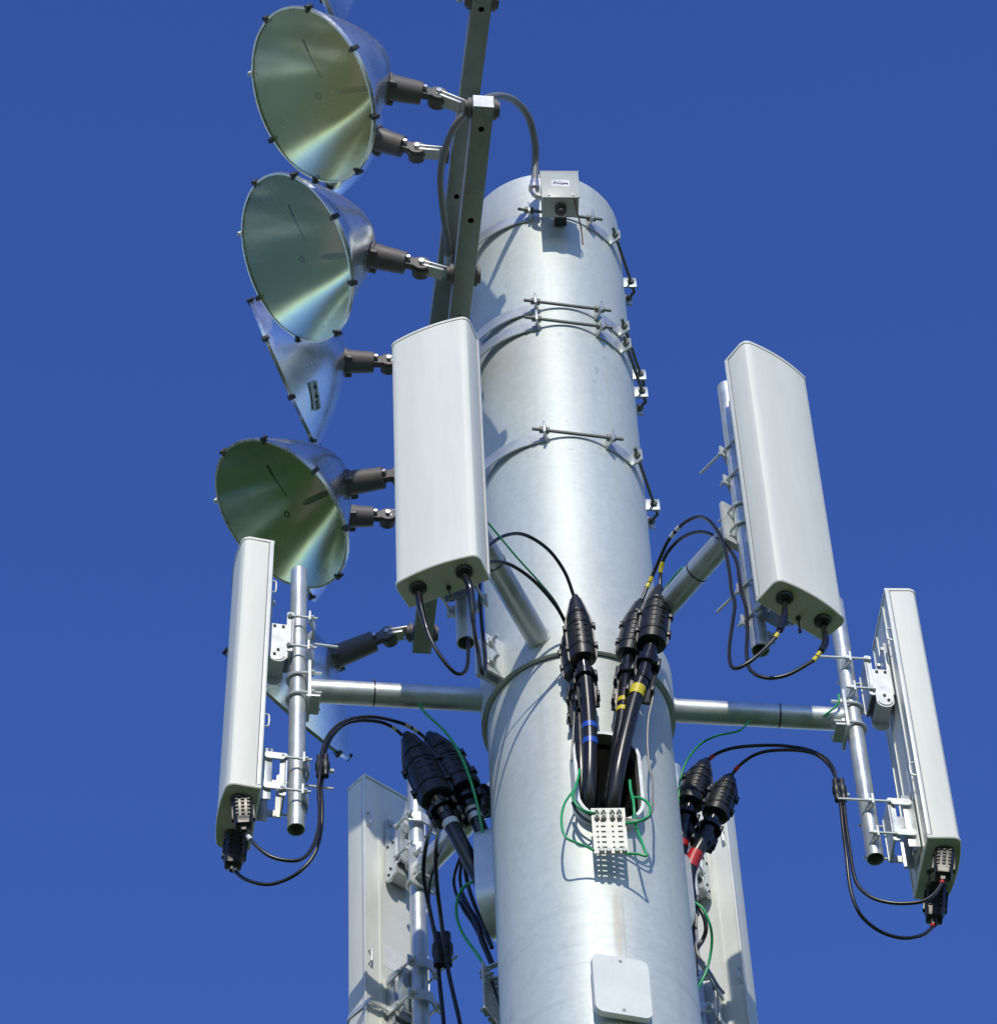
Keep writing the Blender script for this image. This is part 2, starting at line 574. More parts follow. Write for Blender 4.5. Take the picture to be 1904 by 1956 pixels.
for az, z0, z1 in ((308, -0.72, 0.80), (128, -1.25, 0.69), (68, -1.25, 0.69)):
    for ch in arms[az].children:
        if ch.name.startswith("mount_pipe"):
            bm = B()
            hollow(bm, (1.03, 0, z0), (1.03, 0, z1), 0.0315, 0.0275)
            tmp = new("pipe_shape", bm, 'galv', 30)
            ch.data = tmp.data
            bpy.data.objects.remove(tmp)

# ------------------------------------------------------------------ six panel antennas (local: +x outward from the mount pipe, y across, z up from the arm)
ANT_LABEL = {
    8: "white panel antenna at the right edge seen from its narrow side, red taped plug below",
    68: "white panel antenna behind the pole at lower right, showing its bright back",
    128: "white panel antenna at lower left showing its shaded back with rails",
    188: "white panel antenna farthest left, standing on edge beside its mount pipe",
    248: "broad white panel antenna in front of the pole below the green lamp bar",
    308: "white panel antenna at upper right with two cables leaving its underside",
}
ZB, ZT = -0.72, 0.68


def radome_outline(grow=0.0, back=0.146):
    pts = []
    for k in range(-8, 9):
        y = 0.122 * k / 8
        pts.append((0.262 - 0.011 * (k / 8) ** 2, y))
    tail = [(0.2475, 0.136), (0.238, 0.1475), (0.222, 0.153), (back, 0.147)]
    pts = pts + tail + [(x, -y) for x, y in reversed(tail)]
    cx = 0.19
    return [(cx + (x - cx) * (1 + grow / 0.07), y * (1 + grow / 0.15)) for x, y in pts]


ant = thing("panel_antenna", ANT_LABEL[8], "antenna", (0, 0, ARM_Z), 0, "panel antennas round the monopole")
bm = B()
prism(bm, radome_outline(), (0, 0, ZB + 0.016), (1, 0, 0), (0, 1, 0), (0, 0, 1), ZT - ZB - 0.032)
part("radome", bm, 'radome', ant, 28, False)
for z0, nm in ((ZB, "bottom_cap"), (ZT - 0.0155, "top_cap")):
    bm = B()
    o2 = radome_outline(0.0028, 0.13)
    o1 = radome_outline(0.0, 0.132)
    if nm == "bottom_cap":
        loft(bm, [[V((x, y, z0)) for x, y in o1], [V((x, y, z0 + 0.004)) for x, y in o2], [V((x, y, z0 + 0.0155)) for x, y in o2]])
    else:
        loft(bm, [[V((x, y, z0)) for x, y in o2], [V((x, y, z0 + 0.011)) for x, y in o2], [V((x, y, z0 + 0.0155)) for x, y in o1]])
    part(nm, bm, 'radome', ant, 28, False)
bm = B()
box(bm, (0.139, 0, (ZB + ZT) / 2), (0.013, 0.284, ZT - ZB - 0.036))
for s in (-1, 1):
    box(bm, (0.1365, s * 0.1475, (ZB + ZT) / 2), (0.016, 0.009, ZT - ZB - 0.034), bevel=0.002)
    box(bm, (0.131, s * 0.075, (ZB + ZT) / 2), (0.006, 0.012, ZT - ZB - 0.06))
part("back_tray", bm, 'tray', ant, 30, False)
bm = B()
for s in (-1, 1):
    box(bm, (0.1465, s * 0.1495, (ZB + ZT) / 2), (0.0025, 0.0012, ZT - ZB - 0.04))  # dark strips: the groove's shadow is put into their colour
part("groove_strip", bm, 'groove', ant, 30, False)
bm = B()      # plate with lines of small print on the back
box(bm, (0.1322, 0.02, -0.28), (0.001, 0.085, 0.12))
part("rating_plate", bm, 'white', ant, 30, False)


def clamp_parts(br, zc, up):
    """Pipe clamp: channel between pipe and panel, V-plates behind the pipe, threaded rods right through."""
    bm = B()
    zs = (zc + 0.085, zc - 0.085)
    prism(bm, rounded(0.11, 0.225, 0.02), (0.034, 0, zc), (0, 1, 0), (0, 0, 1), (1, 0, 0), 0.006)
    for s in (-1, 1):
        prism(bm, rounded(0.026, 0.225, 0.01), (0.044, s * 0.052 - 0.003, zc), (1, 0, 0), (0, 0, 1), (0, 1, 0), 0.006)
    part("clamp_channel", bm, 'galv', br, 30, False)
    for z in zs:
        bm = B()
        prof = [(-0.022, -0.075), (-0.022, -0.055), (-0.046, -0.016), (-0.046, 0.016), (-0.022, 0.055), (-0.022, 0.075),
                (-0.029, 0.075), (-0.029, 0.059), (-0.054, 0.018), (-0.054, -0.018), (-0.029, -0.059), (-0.029, -0.075)]
        # drawn as a bent strip
        half = len(prof) // 2
        a, b2 = prof[:half], list(reversed(prof[half:]))
        loft(bm, [[V((a[i][0], a[i][1], z - 0.025)), V((a[i][0], a[i][1], z + 0.025)), V((b2[i][0], b2[i][1], z + 0.025)), V((b2[i][0], b2[i][1], z - 0.025))] for i in range(half)])
        part("clamp_plate", bm, 'zinc', br, 30, False)
    for z, tail in zip(zs, (0.15, 0.105)):
        for s in (-1, 1):
            if (s > 0) == (tail > 0.12):
                tail = 0.056
            bm = B()
            tube(bm, [(0.056, s * 0.062, z), (-tail, s * 0.062, z)], 0.0052, 8)
            nut(bm, (-0.035, s * 0.062, z), (1, 0, 0), 0.0105, 0.012)
            nut(bm, (0.048, s * 0.062, z), (1, 0, 0), 0.0105, 0.01)
            part("threaded_rod", bm, 'zinc', br, 40, False)


def empty_part(name, parent):
    e = bpy.data.objects.new(name, None)
    COL.objects.link(e)
    e.parent = parent
    return e


# upper bracket with its rounded hinge plates
bm = B()
box(bm, (0.12, 0, 0.315), (0.016, 0.11, 0.30), bevel=0.002)
for z in (0.44, 0.19):
    for s in (-1, 1):
        nut(bm, (0.11, s * 0.04, z), (1, 0, 0), 0.011, 0.012)
up = part("upper_bracket", bm, 'galv', ant, 30, False)
for s in (-1, 1):
    bm = B()
    oo = [(0.053, 0.30), (0.119, 0.30)] + [(0.086 + 0.033 * math.cos(RAD(a)), 0.12 + 0.033 * math.sin(RAD(a))) for a in range(0, -181, -20)]
    prism(bm, oo, (0, s * 0.056 - 0.003, 0), (1, 0, 0), (0, 0, 1), (0, 1, 0), 0.006)
    part("hinge_plate", bm, 'zinc', up, 30, False)
    for z, x in ((0.15, 0.085), (0.125, 0.098), (0.285, 0.07), (0.285, 0.102)):
        bm = B()
        tube(bm, [(x, s * 0.058, z), (x, s * 0.064, z)], 0.006, 8)
        part("hinge_bolt", bm, 'clip', up, 30, False)
bm = B()
for s in (-1, 1):
    tube(bm, [V((0.086 + 0.026 * math.cos(RAD(a)), s * 0.0595, 0.122 + 0.026 * math.sin(RAD(a)))) for a in range(-5, -176, -15)], 0.0035, 6)
box(bm, (0.086, 0, 0.2), (0.055, 0.104, 0.16))
part("tilt_stop", bm, 'zinc', up, 30, False)
clamp_parts(up, 0.27, True)
# lower bracket: channel on the tray and two pairs of flat links
bm = B()
box(bm, (0.124, 0, -0.53), (0.008, 0.11, 0.27), bevel=0.002)
for s in (-1, 1):
    box(bm, (0.105, s * 0.052, -0.53), (0.042, 0.006, 0.27), bevel=0.002)
for z in (-0.41, -0.64):
    nut(bm, (0.116, 0.0, z), (1, 0, 0), 0.011, 0.014)
lo = part("lower_bracket", bm, 'galv', ant, 30, False)
for z in (-0.445, -0.605):
    for s in (-1, 1):
        bm = B()
        prism(bm, rounded(0.075, 0.032, 0.014), (0.078, s * 0.066 - 0.003, z), (1, 0, 0), (0, 0, 1), (0, 1, 0), 0.006)
        part("flat_link", bm, 'zinc', lo, 30, False)
clamp_parts(lo, -0.525, False)
# eye-like lifting handles on the tray edge and a drain stub below
for z in (0.42, -0.34):
    for s in (-1, 1):
        bm = B()
        tube(bm, [(0.132, s * 0.135, z - 0.035), (0.113, s * 0.135, z - 0.03), (0.111, s * 0.135, z), (0.113, s * 0.135, z + 0.03), (0.132, s * 0.135, z + 0.035)], 0.004, 6)
        part("handle", bm, 'zinc', ant, 40, False)
bm = B()
tube(bm, [(0.16, 0.01, ZB + 0.001), (0.158, 0.012, ZB - 0.03), (0.154, 0.016, ZB - 0.06)], 0.0035, 8)
nut(bm, (0.16, 0.01, ZB - 0.004), (0, 0, 1), 0.009, 0.012)
tube(bm, [(0.1545, 0.0155, ZB - 0.055), (0.153, 0.017, ZB - 0.068)], 0.006, 8)
part("drain_stub", bm, 'clip', ant, 40, False)
for s in (-1, 1):
    bm = B()
    lathe(bm, (0.2, s * 0.085, ZB + 0.001), (0.2, s * 0.085, ZB - 0.022), [(0, 0.03), (0.5, 0.03), (0.75, 0.026), (1, 0.016)], 18)
    part("cable_gland", bm, 'boot', ant, 40, False)
ants = {8: ant}
for az in ARMS[1:]:
    ants[az] = copy_tree(ant)
for az, o in ants.items():
    o.location = polar(1.03 + (0.03 if az == 8 else 0), az, ARM_Z + {248: 0.085, 308: 0.045, 8: -0.07, 188: -0.005, 128: -0.08, 68: -0.08}[az])
    o.rotation_euler = (0, RAD(-1.2 if az == 188 else 0), RAD({248: 249.0, 128: 131.0, 68: 66.0, 188: 192.0, 308: 310.5}.get(az, az)))
    o['label'] = ANT_LABEL[az]


def ant_point(az, x, y, z):
    r = ants[az].rotation_euler.z
    N, T = V((math.cos(r), math.sin(r), 0)), V((-math.sin(r), math.cos(r), 0))
    return ants[az].location + V((0, 0, z)) + N * x + T * y


# the two rear panels are longer: their lower modules run out of the picture
for az in (128, 68):
    for ch in list(ants[az].children):
        if ch.name.split(".")[0] in ("bottom_cap", "cable_gland", "drain_stub"):
            bpy.data.objects.remove(ch)
    bm = B()
    prism(bm, radome_outline(), (0, 0, ZB - 0.5), (1, 0, 0), (0, 1, 0), (0, 0, 1), 0.514)
    box(bm, (0.139, 0, ZB - 0.24), (0.013, 0.284, 0.5))
    part("lower_module", bm, 'radome', ants[az], 28, False)
# strap that goes round the shaded antenna near its lower end
bm = B()
o1, o2 = radome_outline(0.002, 0.112), radome_outline(0.005, 0.108)
loft(bm, [[V((x, y, z)) for x, y in oo] for oo, z in ((o1, -0.60), (o2, -0.60), (o2, -0.578), (o1, -0.578))], (False, False))
part("clamp_band", bm, 'zinc', ants[128], 30, False)

# ------------------------------------------------------------------ light bars
BAR2 = (V((-0.228, -1.371, 14.58)), V((-0.612, 1.351, 14.58)))
BAR1 = (V((-0.200, -1.390, 15.45)), V((-0.640, 1.370, 15.45)))


def light_bar(ends, label, straps):
    a, b = ends
    d = (b - a).normalized()
    sd_ = d.cross(V((0, 0, 1))).normalized()
    t = thing("light_crossarm", label, "crossarm", (a + b) / 2, 0, "light bars at the pole top")
    bm = B()
    box(bm, (a + b) / 2, ((b - a).length, 0.082, 0.082), d, sd_, (0, 0, 1), 0.004)
    part("square_tube", bm, 'galv_dull', t)
    for e, s in ((a, -1), (b, 1)):
        bm = B()
        box(bm, e + d * (s * 0.0035), (0.005, 0.0795, 0.0795), d, sd_)
        part("end_cap", bm, 'zinc', t)
    bm = B()
    for k in (0.035, 0.19, 0.36, 0.62):      # black discs underneath, the dark of bolt holes put into their colour
        c = a.lerp(b, k)
        tube(bm, [c + V((0, 0, -0.0405)), c + V((0, 0, -0.0418))], 0.012, 12)
    part("painted_bolt_hole", bm, 'hole', t)
    bm = B()
    m = a + d * ((0 - a.y) / d.y)
    box(bm, V((-0.352, 0, a.z)), (0.052, 0.26, 0.16), (1, 0, 0), (0, 1, 0), (0, 0, 1), 0.004)
    for dy in (-0.1, 0.1):
        c = m + d * dy
        for dz in (-0.052, 0.052):
            tube(bm, [V((-0.335, c.y, a.z + dz)), V((c.x + 0.03, c.y, a.z + dz * 0.6))], 0.007, 8)
    part("pole_bracket", bm, 'galv_dull', t)
    return t, d, sd_


bar2, d2, s2 = light_bar(BAR2, "square steel light bar nearer the viewer, capped end beside the grey conduit", 0)
bar1, d1, s1 = light_bar(BAR1, "square steel light bar that runs out of the top of the picture", 0)

# ------------------------------------------------------------------ floodlights
RR = 0.345


def text_mesh(bm, strokes, o, X, Y, N, h):
    for s in strokes:
        for p, q in zip(s, s[1:]):
            a, b = o + X * p[0] + Y * p[1], o + X * q[0] + Y * q[1]
            dd = (b - a)
            L = dd.length
            dd.normalize()
            box(bm, (a + b) / 2, (L + 0.005, 0.006, h), dd, N.cross(dd), N)


def floodlight(label, bar, K, knuckle, neck, C, nrm, tagged=False):
    d_, s_ = (d2, s2) if bar is bar2 else (d1, s1)
    t = thing("floodlight", label, "floodlight", K, 0, "stadium floodlights on the light bars")
    ax = (neck - knuckle).normalized()
    nrm = nrm.normalized()
    g = V((0, 0, 1))
    # clamp: two big washers and a U-bolt round the bar
    for s in (-1, 1):
        bm = B()
        c = K + s_ * (s * 0.041)
        tube(bm, [c + s_ * (s * 0.001), c + s_ * (s * 0.016)], 0.042, 22)
        tube(bm, [c + s_ * (s * 0.016), c + s_ * (s * 0.027)], 0.032, 22)
        part("bar_clamp", bm, 'housing', t, 40)
    # strap plate from clamp to knuckle
    bm = B()
    side = s_ if (knuckle - K).dot(s_) > 0 else -s_
    p0 = K + side * 0.066
    dd = (knuckle - p0)
    L = dd.length
    dd.normalize()
    yy = V((0, 0, 1)).cross(dd).normalized()
    zz = dd.cross(yy)
    box(bm, (p0 + knuckle) / 2 + zz * 0.012, (L + 0.02, 0.052, 0.007), dd, yy, zz, 0.002)
    box(bm, (p0 + knuckle) / 2 - zz * 0.012 + dd * 0.01, (L - 0.01, 0.05, 0.012), dd, yy, zz, 0.002)
    part("knuckle_strap", bm, 'zinc', t)
    # knuckle: stacked discs with bright bolts
    bm = B()
    kz = V((0, -1.0, -0.05))
    kz = (kz - ax * kz.dot(ax)).normalized()
    tube(bm, [knuckle - kz * 0.04, knuckle - kz * 0.014], 0.034, 22)
    tube(bm, [knuckle - kz * 0.012, knuckle + kz * 0.006], 0.041, 22)
    tube(bm, [knuckle + kz * 0.008, knuckle + kz * 0.022], 0.035, 22)
    box(bm, knuckle + ax * 0.045 + kz * 0.006, (0.075, 0.05, 0.03), ax, kz.cross(ax), kz, 0.004)
    kn = part("knuckle", bm, 'housing', t, 40)
    bm = B()
    nut(bm, knuckle + kz * 0.028, kz, 0.012, 0.016)
    nut(bm, knuckle + ax * 0.055 + kz * 0.03, kz, 0.009, 0.022)
    part("bolt", bm, 'steelnut', kn, 40)
    # lamp-holder housing
    L = (neck - knuckle).length
    bm = B()
    lathe(bm, knuckle + ax * 0.062, neck, [(0, 0.036), (0.02, 0.046), (0.9, 0.052), (0.905, 0.060), (1.0, 0.060)], 28)
    for k in range(3):
        a = 2 * math.pi * k / 3 + 0.6
        yy = kz.cross(ax)
        q = (kz * math.cos(a) + yy * math.sin(a)) * 0.058
        box(bm, neck - ax * 0.022 + q, (0.03, 0.018, 0.018), ax, kz, yy, 0.002)
    part("lamp_housing", bm, 'housing', t, 40)
    # reflector bell: spun sheet from the neck to the tilted rim
    N0 = neck + ax * 0.001
    rings = []
    steps, seg = 22, 72
    dist = (C - N0).length
    for i in range(steps + 1):
        u = (i / steps) ** 1.9
        c = N0.lerp(C, u)
        m_ = ax.lerp(nrm, u ** 0.8).normalized()
        r = 0.055 + (RR - 0.055) * u ** 0.5
        x = (g - m_ * g.dot(m_)).normalized()
        y = m_.cross(x)
        rings.append([c + (x * math.cos(2 * math.pi * k / seg) + y * math.sin(2 * math.pi * k / seg)) * r for k in range(seg)])
    bm = B()
    loft(bm, rings, (True, False))
    part("reflector", bm, 'reflector', t, 80)
    bm = B()
    loft(bm, rings, (True, False))
    bmesh.ops.recalc_face_normals(bm, faces=bm.faces)
    bm.normal_update()
    mid = N0.lerp(C, 0.5)
    sgn = 1 if sum(1 if vv.normal.dot(vv.co - mid) > 0 else -1 for vv in bm.verts) > 0 else -1
    for vv in bm.verts:
        vv.co += vv.normal * (sgn * 0.004)
    part("shell", bm, 'shell', t, 80)
    x = (g - nrm * g.dot(nrm)).normalized()
    y = nrm.cross(x)

    def circ(r, h, nseg=seg):
        return [C + nrm * h + (x * math.cos(2 * math.pi * k / nseg) + y * math.sin(2 * math.pi * k / nseg)) * r for k in range(nseg)]
    bm = B()
    loft(bm, [circ(RR - 0.004, 0.004), circ(RR - 0.004, 0.009), circ(RR + 0.005, 0.009), circ(RR + 0.006, -0.005), circ(RR + 0.001, -0.005), circ(RR + 0.001, 0.003), circ(RR - 0.004, 0.004)], (False, False))
    rim = part("rim", bm, 'rim', t, 40)
    for k in range(8):
        a = 2 * math.pi * (k + 0.35) / 8
        rd = x * math.cos(a) + y * math.sin(a)
        bm = B()
        box(bm, C + rd * (RR + 0.012) + nrm * 0.002, (0.012, 0.018, 0.034), rd, nrm.cross(rd), nrm, 0.002)
        box(bm, C + rd * (RR + 0.002) + nrm * 0.0145, (0.026, 0.014, 0.004), rd, nrm.cross(rd), nrm)
        o = part("clip", bm, 'clip' if k != 0 else 'zinc', t, 40)
        o.parent = rim
    bm = B()
    loft(bm, [circ(RR - 0.004, 0.003)] + [circ((RR - 0.004) * f, 0.003 + 0.003 * (1 - f * f)) for f in (0.85, 0.65, 0.45, 0.25, 0.1)], (False, True))
    ln = part("lens", bm, 'glass', t, 60)
    if ln.data.polygons[0].normal.dot(nrm) < 0:
        ln.data.flip_normals()
    # lamp inside
    la = (C - N0).normalized()
    bm = B()
    lathe(bm, N0 + la * 0.01, N0 + la * 0.2, [(0, 0.022), (0.3, 0.022), (0.32, 0.012), (0.5, 0.013), (0.9, 0.013), (1, 0.004)], 14)
    bl = part("bulb", bm, 'bulb', t, 60)
    bm = B()
    e = C - nrm * 0.01 - x * 0.02
    tube(bm, [e + (x * math.cos(RAD(q)) + y * math.sin(RAD(q))) * 0.013 for q in range(0, 361, 30)], 0.003, 6)
    up_ = UPV - nrm * UPV.dot(nrm)
    up_.normalize()
    tube(bm, [C + up_ * 0.215 - nrm * 0.02, C + up_ * 0.16 - nrm * 0.03], 0.0045, 6)
    tube(bm, [C + up_ * 0.16 - nrm * 0.03, C + up_ * 0.05 - nrm * 0.06], 0.0022, 6)
    part("support_wire", bm, 'clip', bl, 60)
    if tagged:
        i = 13
        # pale number tag riveted on the outside of the bell, low on the side towards the viewer
        best, to = None, (CAM - C).normalized()
        want = P(600, 758, 0.30)
        for i in range(6, steps - 1):
            for k in range(seg):
                p_ = rings[i][k]
                nn = (rings[i + 1][k] - p_).cross(rings[i][(k + 1) % seg] - p_).normalized()
                if nn.dot(p_ - rings[i][(k + seg // 2) % seg]) < 0:
                    nn = -nn
                if nn.dot(to) < 0.15:
                    continue
                dv = (p_ - CAM).normalized() - (want - CAM).normalized()
                if best is None or dv.length < best[0]:
                    best = (dv.length, p_, nn)
        _, p_, nn = best
        long_ = (RGT * 0.5 - UPV * 0.86)
        long_ = (long_ - nn * long_.dot(nn)).normalized()
        yy = nn.cross(long_)
        if yy.dot(RGT) < 0:
            yy = -yy
        o_ = p_ + nn * 0.009
        bm = B()
        box(bm, o_, (0.125, 0.05, 0.003), long_, yy, nn)
        tg = part("number_tag", bm, 'tag', t)
        bm = B()
        four = [[(0.006, 0.016), (-0.004, 0.016 - 0.022), (0.016, -0.006)], [(0.008, 0.004), (0.008, -0.016)]]
        zero = [[(-0.007, 0.015), (0.007, 0.015), (0.007, -0.015), (-0.007, -0.015), (-0.007, 0.015)]]
        X, Y = yy, -long_
        for off, gl in ((-0.04, four), (0.0, four), (0.04, zero)):
            text_mesh(bm, [[(a, b) for a, b in s] for s in gl], o_ + long_ * off + nn * 0.0022, X, Y, nn, 0.0015)
        o = part("tag_figures", bm, 'black', t)
        o.parent = tg
    return t


NA, NB = V((-0.934, 0.28, -0.22)), V((-0.763, -0.169, -0.624))
floodlight("big green-lit floodlight near the top, its lens wide open to the viewer", bar2, V((-0.235, -1.343, 14.58)), P(836, 184, -1.375), P(738, 165, -1.42), V((-0.88, -1.466, 14.549)), V((-0.731, -0.158, -0.664)))
floodlight("second open floodlight, just below the big one and above the edge-on bell", bar2, V((-0.343, -0.568, 14.58)), P(804, 509, -0.60), P(706, 487, -0.63), V((-1.001, -0.66, 14.629)), NB)
floodlight("lowest open floodlight, partly behind the left antenna's top corner", bar2, V((-0.479, 0.356, 14.58)), P(762, 908, 0.36), P(662, 924, 0.40), P(538, 981, 0.47), V((-0.618, -0.052, -0.784)))
floodlight("dim floodlight behind the left mount pipe, its brown housing clear to the right", bar2, V((-0.606, 1.278, 14.58)), P(742, 1214, 1.28), P(634, 1258, 1.34), P(550, 1345, 1.46), V((-0.70, 0.56, -0.44)))
floodlight("floodlight cut off by the top of the picture", bar1, V((-0.212, -1.311, 15.45)), P(845, -40, -1.34), P(705, -95, -1.38), P(584, -84, -1.42), NA)
floodlight("floodlight hidden behind the big top one, only slivers of its bell showing", bar1, V((-0.34, -0.577, 15.45)), P(796, 288, -0.60), P(716, 264, -0.62), P(573, 230, -0.65), NA)
floodlight("edge-on floodlight with a pale number tag on its bright bell", bar1, V((-0.505, 0.461, 15.45)), P(742, 693, 0.42), P(656, 690, 0.40), P(543, 712, 0.36), NA, True)
floodlight("floodlight hidden behind the lowest open one, stubby brown housing showing", bar1, V((-0.631, 1.316, 15.45)), P(740, 988, 1.29), P(664, 986, 1.27), P(543, 1012, 1.25), NA)

# ------------------------------------------------------------------ straps round the top section
STRAP_LABEL = {
    13.80: "lowest threaded rod strap round the pole, level with the front antenna's middle",
    14.55: "lower of the close pair of rod straps just above the front antenna",
    14.67: "upper of the close pair of rod straps just above the front antenna",
    15.335: "topmost rod strap round the pole, behind the grey junction box",
}


def strap(z):
    t = thing("pole_strap", STRAP_LABEL[z], "strap", (0, 0, z), 0, "rod straps round the pole top")
    plates = ((-78, -9), (33, 56), (96, 110), (150, 210))
    ears = (-9, 33, 56, 96, 110, 150, 210)
    F = -90
    for a0, a1 in plates:
        bm = B()
        k = 14
        rg = []
        for i in range(k + 1):
            a = F + a0 + (a1 - a0) * i / k
            lift = 0.0
            if a0 == -78:      # the front plate swings out towards the bar bracket
                lift = 0.045 * ((k - i) / k) ** 1.3
            r0, r1 = 0.327 + lift, 0.333 + lift
            rg.append([polar(r0, a, z - 0.03), polar(r1, a, z - 0.03), polar(r1, a, z + 0.03), polar(r0, a, z + 0.03)])
        loft(bm, rg)
        part("strap_plate", bm, 'galv', t)
    for a in ears:
        bm = B()
        N, T = polar(1, F + a, 0), polar(1, F + a + 90, 0)
        box(bm, N * 0.355 + V((0, 0, z)), (0.058, 0.009, 0.066), N, T, (0, 0, 1), 0.0015)
        part("ear", bm, 'galv', t)
    for a0, a1 in ((-9, 33), (56, 96), (110, 150)):
        p, q = polar(0.362, F + a0, z), polar(0.362, F + a1, z)
        d = (q - p).normalized()
        bm = B()
        tube(bm, [p - d * 0.05, q + d * 0.05], 0.0068, 8)
        for c, s in ((p, -1), (q, 1)):
            nut(bm, c + d * (s * 0.013), d, 0.015, 0.015)
            nut(bm, c - d * (s * 0.011), d, 0.015, 0.01)
        part("threaded_rod", bm, 'rod', t, 40)


for z in STRAP_LABEL:
    strap(z)

# ------------------------------------------------------------------ junction box with its sticker
bx = thing("junction_box", "grey junction box with a white sticker on the pole's top edge", "electrical box", (0.07, -0.41, 15.187))
zt = P(1072, 330, -0.51).z
hb = zt - 15.187
rz = RAD(4.0)
X, Yv = V((math.cos(rz), math.sin(rz), 0)), V((-math.sin(rz), math.cos(rz), 0))
cb = V((0.069, -0.46, 15.187 + hb / 2))
bm = B()
box(bm, cb, (0.15, 0.096, hb), X, Yv, (0, 0, 1), 0.003)
part("box_body", bm, 'box', bx)
bm = B()
box(bm, cb - Yv * 0.052, (0.16, 0.006, hb + 0.006), X, Yv, (0, 0, 1), 0.002)
box(bm, cb - Yv * 0.04 + V((0, 0, hb / 2 + 0.005)), (0.162, 0.032, 0.006), X, Yv, (0, 0, 1))
lid = part("cover", bm, 'box', bx)
bm = B()
for s in (-1, 1):
    nut(bm, cb - Yv * 0.056 + X * (s * 0.05) + V((0, 0, -hb / 2 + 0.012)), Yv, 0.006, 0.006)
o = part("screw", bm, 'galv', lid)
bm = B()
prism(bm, rounded(0.075, 0.05, 0.006), cb - Yv * 0.0552 + X * 0.002 + V((0, 0, 0.008)), X, (0, 0, 1), -Yv, 0.0008)
stk = part("sticker", bm, 'white', lid)
bm = B()
so = cb - Yv * 0.0562 + X * 0.002 + V((0, 0, 0.008))
prism(bm, [(-0.031, -0.006), (-0.031, 0.001), (-0.02, 0.007), (-0.008, 0.001), (0.004, -0.002), (0.016, 0.001), (0.030, 0.004), (0.032, -0.010), (0.018, -0.008), (0.006, -0.011), (-0.006, -0.007), (-0.018, -0.001)], so, X, (0, 0, 1), -Yv, 0.0005)
prism(bm, [(-0.03, 0.008), (-0.03, 0.011), (-0.018, 0.013), (-0.017, 0.010)], so, X, (0, 0, 1), -Yv, 0.0005)
prism(bm, [(-0.012, 0.013), (0.002, 0.011), (0.016, 0.007), (0.015, 0.005), (0.0, 0.008), (-0.012, 0.010)], so, X, (0, 0, 1), -Yv, 0.0005)
o = part("logo", bm, 'ink', lid)
o.parent = lid
bm = B()      # stand-off strut and the knob underneath
box(bm, V((0.069, -0.365, 15.187 + hb / 2)), (0.05, 0.08, 0.05))
lathe(bm, cb + V((0, 0.0, -hb / 2)), cb + V((0.0, 0.0, -hb / 2 - 0.035)), [(0, 0.024), (0.6, 0.024), (0.65, 0.016), (1, 0.016)], 18)
part("standoff", bm, 'clip', bx)
bm = B()
tube(bm, smooth([cb - Yv * 0.055 + X * 0.05 + V((0, 0, -hb / 2 + 0.01)), cb + X * 0.062 + V((0, -0.02, -hb / 2 - 0.01)), V((0.15, -0.37, 15.17)), V((0.153, -0.33, 15.1))], 5), 0.003, 6)
part("earth_wire", bm, 'rust', bx)

# ------------------------------------------------------------------ conduits
zb = cb.z - hb / 2
cond = thing("conduit", "grey flexible conduit arching from the junction box to the light bar", "conduit", (-0.02, -0.45, zb), 0, "grey conduits of the lamps")
bm = B()
pts = smooth([P(1021, 350, -0.44), P(1022, 315, -0.46), P(1022, 275, -0.53), P(1010, 225, -0.64), P(987, 195, -0.74), P(960, 183, -0.82), P(932, 186, -0.87), P(908, 200, -0.87)], 7)
tube(bm, pts, 0.0155, 14)
part("hose", bm, 'conduit', cond, 60)
bm = B()
e = P(1020, 362, -0.44)
lathe(bm, e, P(1021, 345, -0.44), [(0, 0.024), (0.3, 0.024), (0.35, 0.02), (1, 0.018)], 12)
tube(bm, smooth([e, e + V((0, 0, -0.03)), e + V((0.02, 0, -0.055)), e + V((0.05, 0, -0.06))], 4), 0.014, 10)
part("elbow_fitting", bm, 'steelnut', cond, 40)
c2 = thing("conduit", "grey flexible conduit bowing left along the light bars between two lamp clamps", "conduit", P(856, 495, -0.1), 0, "grey conduits of the lamps")
bm = B()
tube(bm, smooth([P(905, 203, -0.86), P(872, 235, -0.80), P(850, 285, -0.66), P(841, 340, -0.52), P(847, 410, -0.34), P(854, 450, -0.22), P(857, 492, -0.10)], 7), 0.0145, 14)
part("hose", bm, 'conduit', c2, 60)
bm = B()
lathe(bm, P(857, 485, -0.12), P(857, 505, -0.06), [(0, 0.02), (0.5, 0.022), (1, 0.022)], 12)
part("coupling", bm, 'steelnut', c2, 40)

# ------------------------------------------------------------------ cables, boots and tapes
def pts_at(px):
    return [P(*p) for p in px]


